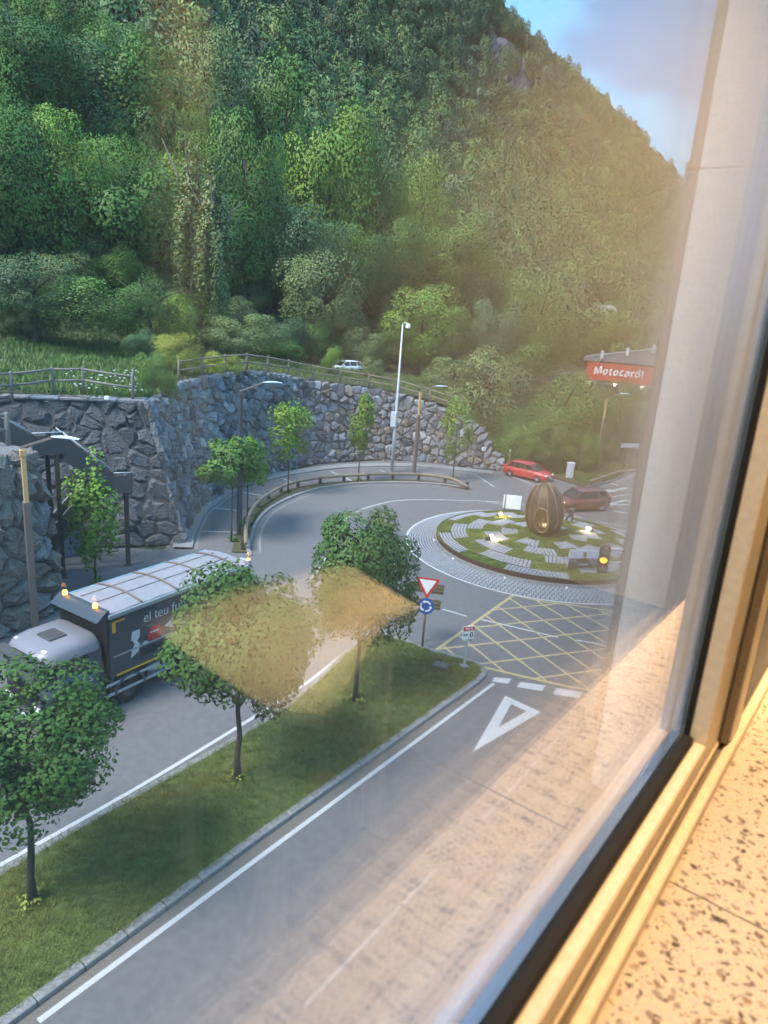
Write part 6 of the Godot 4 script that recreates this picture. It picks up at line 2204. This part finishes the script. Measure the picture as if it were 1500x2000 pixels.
func car(label: String, at: Vector3, heading: Vector3, paint: String, suv: bool, lights := false) -> Node3D:
	var root := thing("parked_car" if not lights else "moving_car", label, "car", at)
	root.basis = Basis(Vector3.UP.cross(heading), Vector3.UP, heading)
	var k := 1.12 if suv else 1.0
	var l := 2.2
	var st := new_st(true)
	var sec := func(w: float, lo: float, hi: float) -> Array: return [Vector2(w - 0.06, lo), Vector2(w, lo + 0.16), Vector2(w, (lo + hi) * 0.5), Vector2(w - 0.03, hi - 0.06), Vector2(w - 0.12, hi)]
	loft(st, [[-l, sec.call(0.7, 0.36 * k, 0.82 * k)], [-l + 0.12, sec.call(0.84, 0.28 * k, 0.95 * k)], [-1.2, sec.call(0.9, 0.22 * k, 0.98 * k)], [0.0, sec.call(0.91, 0.22 * k, 0.96 * k)], [1.0, sec.call(0.9, 0.22 * k, 0.93 * k)], [1.7, sec.call(0.86, 0.24 * k, 0.82 * k)], [l - 0.08, sec.call(0.76, 0.28 * k, 0.7 * k)], [l, sec.call(0.6, 0.34 * k, 0.6 * k)]])
	obj("body", st, M[paint], root)
	var roof := 1.45 if not suv else 1.62
	st = new_st(true)
	var tail := -2.05 if suv else -1.85
	loft(st, [[tail + 0.35, [Vector2(0.62, roof - 0.1), Vector2(0.56, roof - 0.04)]], [-0.9, [Vector2(0.66, roof - 0.06), Vector2(0.58, roof)]], [0.1, [Vector2(0.66, roof - 0.06), Vector2(0.58, roof)]], [0.5, [Vector2(0.62, roof - 0.14), Vector2(0.55, roof - 0.09)]]])
	obj("roof", st, M[paint], root)
	var bl := 0.94 * k
	st = new_st()
	quad(st, Vector3(-0.78, bl, 1.2), Vector3(0.78, bl, 1.2), Vector3(0.62, roof - 0.1, 0.48), Vector3(-0.62, roof - 0.1, 0.48))
	obj("windscreen", st, M.dark_glass, root)
	st = new_st()
	quad(st, Vector3(-0.76, bl + 0.02, tail), Vector3(0.76, bl + 0.02, tail), Vector3(0.6, roof - 0.08, tail + 0.37), Vector3(-0.6, roof - 0.08, tail + 0.37))
	obj("rear_window", st, M.dark_glass, root)
	for s in [1.0, -1.0]:
		for wnd in [[0.0, 1.12, 0.46], [-0.95, -0.06, -0.06], [tail + 0.12, -1.02, -1.02]]:
			st = new_st()
			var z1: float = wnd[2]
			var z0: float = wnd[0] if wnd[0] > -1.5 else tail + 0.42
			quad(st, Vector3(0.87 * s, bl, wnd[0]), Vector3(0.86 * s, bl, wnd[1]), Vector3(0.665 * s, roof - 0.09, z1), Vector3(0.665 * s, roof - 0.09, z0))
			obj("side_window", st, M.dark_glass, root)
		st = new_st()
		for pz in [[1.14, 0.47], [-0.03, -0.03], [-0.99, -0.99]]:
			bar(st, Vector3(0.875 * s, bl - 0.02, pz[0]), Vector3(0.672 * s, roof - 0.07, pz[1]), 0.05, 0.05)
		bar(st, Vector3(0.87 * s, bl, tail + 0.02), Vector3(0.66 * s, roof - 0.08, tail + 0.38), 0.09, 0.12)
		obj("pillars", st, M[paint], root)
		st = new_st()
		bar(st, Vector3(0.69 * s, roof - 0.06, 0.45), Vector3(0.69 * s, roof - 0.05, tail + 0.4), 0.025, 0.02)
		obj("roof_trim", st, M.chrome, root)
		for z in [1.35, -1.35]: wheel(root, Vector3(0.8 * s, 0.33 * k, z), 0.33 * k, 0.22)
		st = new_st()
		box(st, Vector3(0.62 * s, 0.66 * k, l - 0.1), Vector3(0.3, 0.13, 0.16), Basis(Vector3.UP, 0.35 * s), 0.03)
		obj("headlight", st, M.glow_marker if lights else M.white, root)
		st = new_st()
		box(st, Vector3(0.66 * s, 0.85 * k, -l + 0.04), Vector3(0.3, 0.14, 0.1), Basis(), 0.03)
		obj("tail_light", st, M.truck_red, root)
		st = new_st()
		box(st, Vector3(0.98 * s, 1.0 * k, 0.85), Vector3(0.18, 0.12, 0.1), Basis(), 0.03)
		obj("wing_mirror", st, M[paint], root)
		st = new_st()
		box(st, Vector3(0.91 * s, 0.76 * k, -0.15), Vector3(0.02, 0.03, 0.2))
		box(st, Vector3(0.91 * s, 0.78 * k, -1.15), Vector3(0.02, 0.03, 0.2))
		obj("door_handle", st, M.chrome, root)
	st = new_st()
	box(st, Vector3(0, 0.45 * k, l - 0.02), Vector3(1.0, 0.14, 0.06))
	obj("grille", st, M.black, root)
	st = new_st()
	box(st, Vector3(0, 0.5 * k, l + 0.02), Vector3(0.5, 0.11, 0.02))
	obj("number_plate", st, M.white, root)
	st = new_st()
	box(st, Vector3(0, 0.75 * k, -l - 0.01), Vector3(0.5, 0.11, 0.03))
	obj("number_plate", st, M.white, root)
	return root


func cars():
	var h := Vector3(0.6, 0, 0.8).normalized()
	car("bright red car parked nose out below the trees, behind the egg sculpture", P(12.7, 0.0, 62.9), Vector3(0.78, 0, 0.62).normalized(), "car_red", false)
	car("dark maroon car driving round just right of the egg sculpture", P(15.1, 0.0, 53.3), Vector3(-0.93, 0, 0.36).normalized(), "car_maroon", true, true)
	car("white car half hidden by the verge behind the long fence", P(-5.6, ground_y(-5.6, 83.6) - 0.1, 83.6), Vector3(-0.8, 0, 0.6).normalized(), "car_white", false)


# ---------------------------------------------------------------- small things
func small_things():
	# utility cabinet, posts
	var root := thing("utility_cabinet", "white slim utility cabinet between the red car and the right guard rail", "cabinet", P(16.7, 0.0, 63.9))
	var st := new_st()
	box(st, Vector3(0, 0.75, 0), Vector3(0.62, 1.4, 0.35), Basis(), 0.02)
	obj("cabinet", st, M.off_white, root)
	st = new_st()
	box(st, Vector3(0, 1.48, 0), Vector3(0.7, 0.06, 0.42), Basis(), 0.01)
	obj("lid", st, M.white, root)
	st = new_st()
	box(st, Vector3(0.14, 0.8, 0.18), Vector3(0.02, 1.2, 0.012))
	obj("door_seam", st, M.dark_steel, root)
	for k in 2:
		root = thing("sign_post", "dark thin sign post, %s of the pair at the right edge" % ["left one", "right one"][k], "post", P(23.3 + k * 0.95, 0, 69.4 + k * 0.7), 0.0, "sign posts at the right edge")
		st = new_st(true)
		tube(st, [Vector3.ZERO, Vector3(0, 2.4, 0)], 0.06, 8)
		obj("post", st, M.dark_steel, root)
		if k == 0:
			st = new_st()
			box(st, Vector3(0.3, 2.55, 0), Vector3(2.2, 0.4, 0.05), Basis(Vector3.UP, 0.4), 0.01)
			obj("board", st, M.off_white, root)
	root = thing("marker_post", "thin pale marker post by the low end of the boulder wall", "post", P(11.4, 0, 66.0))
	st = new_st(true)
	tube(st, [Vector3.ZERO, Vector3(0, 1.9, 0)], 0.04, 8)
	obj("post", st, M.off_white, root)
	root = thing("wall_plaque", "small white square plaque on the low end of the boulder wall", "sign", P(8.75, 2.0, 64.9))
	st = new_st()
	box(st, Vector3.ZERO, Vector3(0.34, 0.34, 0.04), Basis(), 0.005)
	obj("plate", st, M.white, root)
	st = new_st()
	box(st, Vector3(0.03, 0.0, 0.022), Vector3(0.1, 0.14, 0.01))
	obj("print", st, M.black, root)
	# manhole frame in the turf
	root = thing("manhole_cover", "rusty grey square cover plate set in the turf at the island tip", "manhole cover", P(2.75, 0.13, 26.1))
	st = new_st()
	box(st, Vector3(0, 0.03, 0), Vector3(0.62, 0.1, 0.5), Basis(Vector3.UP, -0.35), 0.02)
	obj("frame", st, M.rock_dark, root)
	st = new_st()
	box(st, Vector3(0, 0.085, 0), Vector3(0.52, 0.03, 0.4), Basis(Vector3.UP, -0.35), 0.01)
	obj("cover", st, M.lamp_brown, root)
	# reflectors on the roundabout kerb
	for k in [[2.99, 42.43, "left side, nearest the pavement"], [4.3, 39.28, "front left"], [10.11, 35.9, "front, before the yellow box"], [6.9, 36.7, "front, between the two others"]]:
		var d: Vector2 = (Vector2(k[0], k[1]) - RC).normalized()
		var p := RC + d * 6.83
		root = thing("kerb_reflector", "small white reflector stud on the roundabout kerb, " + k[2], "reflector", P(p.x, 0.16, p.y), 0.0, "reflectors on the roundabout kerb")
		st = new_st(true)
		lathe(st, [Vector2(0.07, -0.03), Vector2(0.07, 0.02), Vector2(0.04, 0.05), Vector2(0, 0.055)], 12)
		obj("stud", st, M.white, root)
	# white board and printed panel on the dome
	root = thing("light_board", "plain white rectangular board standing behind the egg sculpture, to its left", "board", P(9.0, dome(6.2), 48.75))
	st = new_st()
	box(st, Vector3(0, 0.75, 0), Vector3(1.25, 1.0, 0.06), Basis(Vector3.UP, -0.1), 0.01)
	obj("panel", st, M.white_blue, root)
	for x in [-0.5, 0.5]:
		st = new_st()
		bar(st, Vector3(x, -0.1, 0), Vector3(x, 1.3, 0), 0.05, 0.05)
		obj("leg", st, M.dark_steel, root)
	root = thing("poster_board", "poster board showing a man in dark clothes, on the front right of the dome", "poster", P(11.2, dome(5.3) + 0.05, 37.35), 0.12)
	st = new_st()
	for q in [[Vector3(-0.85, 0, 0), Vector2(0, 1)], [Vector3(0.85, 0, 0), Vector2(1, 1)], [Vector3(0.85, 1.0, 0), Vector2(1, 0)], [Vector3(-0.85, 0, 0), Vector2(0, 1)], [Vector3(0.85, 1.0, 0), Vector2(1, 0)], [Vector3(-0.85, 1.0, 0), Vector2(0, 0)]]:
		st.set_uv(q[1])
		st.add_vertex(q[0] + Vector3(0, 0.1, 0.035))
	var pm := mat("poster_print", Color(1, 1, 1), 0.5)
	pm.albedo_color = Color(0.85, 0.85, 0.85)
	pm.albedo_texture = ImageTexture.create_from_image(poster())
	obj("print", st, pm, root)
	st = new_st()
	box(st, Vector3(0, 0.6, 0), Vector3(1.72, 1.02, 0.05), Basis(), 0.008)
	obj("panel", st, M.off_white, root)
	for x in [-0.7, 0.7]:
		st = new_st()
		bar(st, Vector3(x, -0.15, -0.05), Vector3(x, 1.0, -0.05), 0.05, 0.05)
		obj("leg", st, M.dark_steel, root)
	# standing letters, seen from behind
	root = thing("standing_letters", "dark metal letters standing on the far rim of the roundabout, seen from behind", "letters", P(12.6, dome(4.8), 46.9))
	lettering("lettering", "K", 0.75, M.dark_steel, root, Transform3D(Basis(Vector3.UP, PI - 0.2), Vector3(0.1, 0.42, 0)), true, 0.06)
	lettering("lettering", "I", 0.75, M.dark_steel, root, Transform3D(Basis(Vector3.UP, PI - 0.2), Vector3(-0.85, 0.42, 0)), true, 0.06)
	st = new_st()
	bar(st, Vector3(-1.6, 0.0, 0), Vector3(0.7, 0.0, 0.1), 0.08, 0.08)
	obj("base_rail", st, M.dark_steel, root)
	# floodlight on the ledge of the dark wall, with its cable
	root = thing("ledge_floodlight", "small white floodlight with a cable on the ledge of the dark boulder wall", "floodlight", P(-15.2, 8.16, 38.1))
	st = new_st()
	box(st, Vector3(0, 0.1, 0.2), Vector3(0.24, 0.2, 0.16), Basis(), 0.02)
	obj("housing", st, M.white, root)
	st = new_st(true)
	tube(st, [Vector3(-0.1, 0.05, 0.2), Vector3(-0.8, 0.03, 0.25), Vector3(-1.6, 0.06, 0.2), Vector3(-2.6, 0.03, 0.3)], 0.02, 6)
	obj("cable", st, M.rubber, root)


func poster() -> Image:
	var im := Image.create(340, 200, false, Image.FORMAT_RGB8)
	var n := FastNoiseLite.new()
	n.frequency = 0.02
	for y in 200:
		for x in 340:
			var c := Color(0.78, 0.81, 0.88)
			if y > 95 - x * 0.03 + n.get_noise_2d(x, 0) * 12.0: c = Color(0.42, 0.45, 0.52)
			if y > 150 + n.get_noise_2d(x, y) * 30.0: c = Color(0.36, 0.36, 0.3)
			c = c * (1.0 + n.get_noise_2d(x * 3, y * 3) * 0.15)
			var head := pow((x - 178) / 22.0, 2) + pow((y - 48) / 30.0, 2)
			var torso := absf(x - 178) < 34 + (y - 84) * 0.75 and y > 84 + absf(x - 178) * 0.22
			if torso: c = Color(0.16, 0.17, 0.2) * (1.0 + n.get_noise_2d(x * 4, y * 4) * 0.6)
			if torso and y > 150 and y < 172 and x > 120 and x < 236 and (int(x / 9) + int(y / 11)) % 3 != 0: c = Color(0.85, 0.86, 0.9)
			if head < 1.0: c = Color(0.5, 0.38, 0.32) if y > 34 else Color(0.1, 0.09, 0.09)
			if head < 1.0 and y > 62: c = Color(0.16, 0.12, 0.11)
			im.set_pixel(x, y, c)
	return im


# ---------------------------------------------------------------- the room and its window
func granite_image(sd: int, base: Color, warm: Color, dots: int, px := 768) -> Image:
	var im := Image.create(px, px, false, Image.FORMAT_RGB8)
	var g := RandomNumberGenerator.new()
	g.seed = sd
	var n := FastNoiseLite.new()
	n.seed = sd
	n.frequency = 0.05
	n.fractal_octaves = 3
	for y in px:
		for x in px:
			var t := n.get_noise_2d(x, y)
			var c := base.lerp(warm, clampf(0.5 + t * 1.6, 0, 1)) * g.randf_range(0.9, 1.06)
			im.set_pixel(x, y, c)
	for k in dots:
		var cx := g.randi() % px
		var cy := g.randi() % px
		var a := g.randf() * TAU
		var l := pow(g.randf(), 3.5) * 8.5 + 1.6
		var w := l * g.randf_range(0.3, 0.85)
		var dark := Color(0.24, 0.23, 0.24).lerp(Color(0.55, 0.45, 0.37), g.randf())
		var mix := g.randf_range(0.35, 0.85)
		var r := int(l) + 2
		for dy in range(-r, r + 1):
			for dx in range(-r, r + 1):
				var p := Vector2(dx, dy).rotated(a)
				var e := pow(p.x / l, 2) + pow(p.y / w, 2) + n.get_noise_2d((cx + dx) * 3, (cy + dy) * 3) * 0.8
				if e < 1.0:
					var x := posmod(cx + dx, px)
					var y := posmod(cy + dy, px)
					im.set_pixel(x, y, im.get_pixel(x, y).lerp(dark, mix * clampf((1.0 - e) * 3.0, 0.0, 1.0)))
	return im


func more_materials():
	var gi := ImageTexture.create_from_image(granite_image(71, Color(0.8, 0.76, 0.71), Color(0.87, 0.79, 0.69), 4200))
	triplanar(mat("granite", Color(0.85, 0.85, 0.85), 0.22), gi, 0.43)
	var go := ImageTexture.create_from_image(granite_image(72, Color(0.9, 0.89, 0.88), Color(0.92, 0.89, 0.86), 2600))
	triplanar(mat("granite_out", Color(0.95, 0.95, 0.97), 0.4), go, 0.16)
	triplanar(mat("granite_edge", Color(0.2, 0.17, 0.145), 0.5), go, 0.16)
	triplanar(mat("guide_brown", Color(0.26, 0.22, 0.17), 0.5), go, 0.1)
	var grain := noise_tex(0.04, Color(0.8, 0.74, 0.66), Color(1.05, 1.0, 0.95), 73, FastNoiseLite.TYPE_SIMPLEX_SMOOTH, 5)
	triplanar(mat("frame_cream", Color(0.76, 0.67, 0.52), 0.45), grain, 0.3, false)
	mat("frame_outer", Color(0.7, 0.78, 0.9), 0.25, 0.8)
	mat("gasket", Color(0.006, 0.005, 0.005), 0.8)
	mat("wall_paint", Color(0.62, 0.56, 0.48), 0.85)
	mat("ceiling_paint", Color(0.3, 0.28, 0.25), 0.85)
	mat("wall_dark", Color(0.07, 0.065, 0.06), 0.8)
	triplanar(mat("floor_wood", Color(0.035, 0.028, 0.022), 0.6), grain, 0.5)
	triplanar(mat("table_wood", Color(0.56, 0.56, 0.46), 0.35), grain, 0.6)
	mat("curtain", Color(0.6, 0.5, 0.32), 0.9)
	mat("lens_off", Color(0.35, 0.28, 0.25), 0.4)
	mat("white_blue", Color(0.72, 0.76, 0.82), 0.4)


func window_part(root: Node, called: String, a: Vector3, b: Vector3, m: String, chamfer := 0.002):
	var st := new_st()
	local_box(st, a, b, chamfer)
	return obj(called, st, M[m], root)


func room():
	# floor, ceiling and walls of the room behind the camera
	for k in [["room_floor", Vector3(0.02, -1.6, -1.9), Vector3(3.4, -1.5, 3.9), "floor_wood"], ["room_ceiling", Vector3(-0.08, 1.9, -1.9), Vector3(3.4, 2.0, 3.9), "ceiling_paint"], ["room_wall", Vector3(3.4, -1.6, -1.9), Vector3(3.5, 2.0, 3.9), "wall_dark"], ["room_wall", Vector3(-0.08, -1.6, -2.0), Vector3(3.5, 2.0, -1.9), "wall_dark"], ["room_wall", Vector3(-0.12, -1.6, 3.9), Vector3(3.5, 2.0, 4.0), "wall_paint"], ["room_wall", Vector3(-0.08, -1.5, -1.9), Vector3(0.0, -0.64, 3.9), "wall_paint"]]:
		var st := new_st()
		local_box(st, k[1], k[2])
		struct(k[0], st, M[k[3]])
	var st := new_st()
	local_box(st, Vector3(-0.125, 1.0, -1.9), Vector3(-0.08, 2.0, 3.9))
	local_box(st, Vector3(-0.125, -0.64, 2.3), Vector3(-0.08, 1.0, 3.9))
	local_box(st, Vector3(-0.125, -0.64, -1.9), Vector3(-0.08, 1.0, -1.35))
	struct("room_wall", st, M.wall_paint)
	# inner sill of speckled granite, slab by slab
	var sill := thing("window_sill", "wide warm-lit inner window sill of speckled beige granite slabs", "window sill")
	var cuts := [-1.9, -1.36, -0.31, 0.742, 1.79, 2.84, 3.88]
	for k in cuts.size() - 1:
		window_part(sill, "slab", Vector3(-0.113, -0.632, cuts[k] + 0.0012), Vector3(0.012, -0.6, cuts[k + 1] - 0.0012), "granite", 0.0)
	st = new_st()
	local_box(st, Vector3(-0.112, -0.633, -1.9), Vector3(0.011, -0.6015, 3.88))
	obj("joint_mortar", st, M.gasket, sill)
	# the window
	var win := thing("window", "sliding window with cream sash, black gasket and one large pane, seen from inside", "window")
	for n in [-0.1715, -0.1875, -0.2035]:
		window_part(win, "glass_pane", Vector3(n, -0.56, -1.36), Vector3(n + 0.004, 0.98, 0.985), "pane", 0.0)
	for n in [-0.1832, -0.1992]:
		window_part(win, "spacer_bar", Vector3(n, -0.56, -1.34), Vector3(n + 0.0114, -0.535, 0.945), "frame_outer", 0.0)
		window_part(win, "spacer_bar", Vector3(n, -0.56, 0.9455), Vector3(n + 0.0114, 0.97, 0.97), "frame_outer", 0.0)
	for k in [["gasket", Vector3(-0.1672, -0.56, -1.34), Vector3(-0.1525, -0.53, 0.945), "gasket"], ["gasket", Vector3(-0.1672, -0.56, 0.9455), Vector3(-0.1605, 0.96, 0.972), "gasket"], ["gasket", Vector3(-0.1672, 0.93, -1.34), Vector3(-0.1525, 0.96, 0.945), "gasket"],
		["outer_sash", Vector3(-0.235, -0.68, -1.36), Vector3(-0.205, -0.625, 1.0), "frame_outer"], ["outer_sash", Vector3(-0.235, -0.62, 1.0), Vector3(-0.205, 0.97, 1.045), "frame_outer"],
		["sash_rail", Vector3(-0.152, -0.575, -1.36), Vector3(-0.136, -0.538, 0.948), "frame_cream"], ["sash_stile", Vector3(-0.16, -0.575, 0.949), Vector3(-0.136, 0.98, 1.035), "frame_cream"], ["sash_rail", Vector3(-0.1655, 0.965, -1.36), Vector3(-0.136, 0.99, 0.972), "frame_cream"],
		["frame_rail", Vector3(-0.19, -0.602, -1.36), Vector3(-0.134, -0.577, 2.3), "frame_cream"], ["track", Vector3(-0.1335, -0.602, -1.36), Vector3(-0.127, -0.586, 2.3), "guide_brown"], ["frame_rail", Vector3(-0.1265, -0.602, -1.36), Vector3(-0.113, -0.578, 2.3), "frame_cream"],
		["frame_jamb", Vector3(-0.21, -0.575, 1.05), Vector3(-0.12, 0.985, 1.1), "frame_cream"], ["rubber_strip", Vector3(-0.134, -0.575, 1.037), Vector3(-0.122, 0.9, 1.049), "guide_brown"]]:
		window_part(win, k[0], k[1], k[2], k[3])
	# the next window along
	var next := thing("window", "second window further along the same wall, mostly hidden by the first one's frame", "window")
	window_part(next, "glass_pane", Vector3(-0.152, -0.55, 1.2), Vector3(-0.148, 0.98, 2.2), "pane", 0.0)
	window_part(next, "sash_rail", Vector3(-0.16, -0.576, 1.11), Vector3(-0.136, -0.52, 2.29), "frame_cream")
	window_part(next, "sash_stile", Vector3(-0.16, -0.52, 1.11), Vector3(-0.136, 0.98, 1.18), "frame_cream")
	window_part(next, "gasket", Vector3(-0.147, -0.52, 1.181), Vector3(-0.14, 0.98, 1.2), "gasket")
	window_part(next, "latch", Vector3(-0.135, -0.16, 1.12), Vector3(-0.11, -0.04, 1.15), "dark_steel")
	# sill downlights, lamps added for the mirror images, table and curtain the pane mirrors
	downlight("above the middle of the sill", W(0.3, 1.898, 0.55), 4.9, 26.0, SV * 0.55 - NV * 0.32 + Vector3(0, -2.5, 0))
	downlight("above the far half of the sill", W(0.3, 1.898, 1.9), 8.6, 26.0, SV * 0.2 - NV * 0.32 + Vector3(0, -2.5, 0))
	downlight("added to light the side table", W(0.85, 1.898, 1.3), 5.2, 11.0)  # added lamp, brightens the table top mirrored in the pane
	downlight("added to light the curtain", W(2.1, 1.898, 1.95), 1.2, 22.0)  # added lamp, makes the curtain strip show in the mirror image
	downlight("added to wash the end wall", W(1.1, 1.898, 1.9), 3.0, 48.0, SV * 2.0 + Vector3(0, -2.2, 0))  # added lamp, lights the mirrored wall for a warm veil on the glass
	var table := thing("side_table", "small brown wooden table in the room, mirrored in the pane", "table", W(0, -0.8, 0))
	st = new_st()
	var poly := PackedVector2Array()
	for q in [[1.04, 0.95], [1.06, 1.25], [1.0, 1.66], [0.66, 1.55], [0.67, 1.42], [0.62, 1.27], [0.5, 1.02], [0.49, 0.96], [0.58, 0.9]]:
		poly.append(Vector2(q[0], q[1]))
	slab(st, poly, Vector3(0, -0.03, 0), NV, SV, Vector3(0, 0.03, 0))
	obj("table_top", st, M.table_wood, table)
	for q in [[0.95, 1.0], [0.95, 1.5], [0.7, 1.45], [0.62, 0.98]]:
		st = new_st()
		bar(st, NV * q[0] + SV * q[1] - Vector3(0, 0.7, 0), NV * q[0] + SV * q[1] - Vector3(0, 0.03, 0), 0.04, 0.04)
		obj("leg", st, M.table_wood, table)
	var cur := thing("curtain", "narrow beige curtain strip hanging in the room, mirrored in the pane", "curtain")
	st = new_st(true)
	for k in 24:
		var s0 := 1.84 + 0.3 * k / 24.0
		var s1 := 1.84 + 0.3 * (k + 1) / 24.0
		var n0 := 2.3 + 0.03 * sin(k * 1.3)
		var n1 := 2.3 + 0.03 * sin((k + 1) * 1.3)
		quad(st, W(n0, -1.45, s0), W(n1, -1.45, s1), W(n1, 1.1, s1), W(n0, 1.1, s0))
	obj("cloth", st, M.curtain, cur)
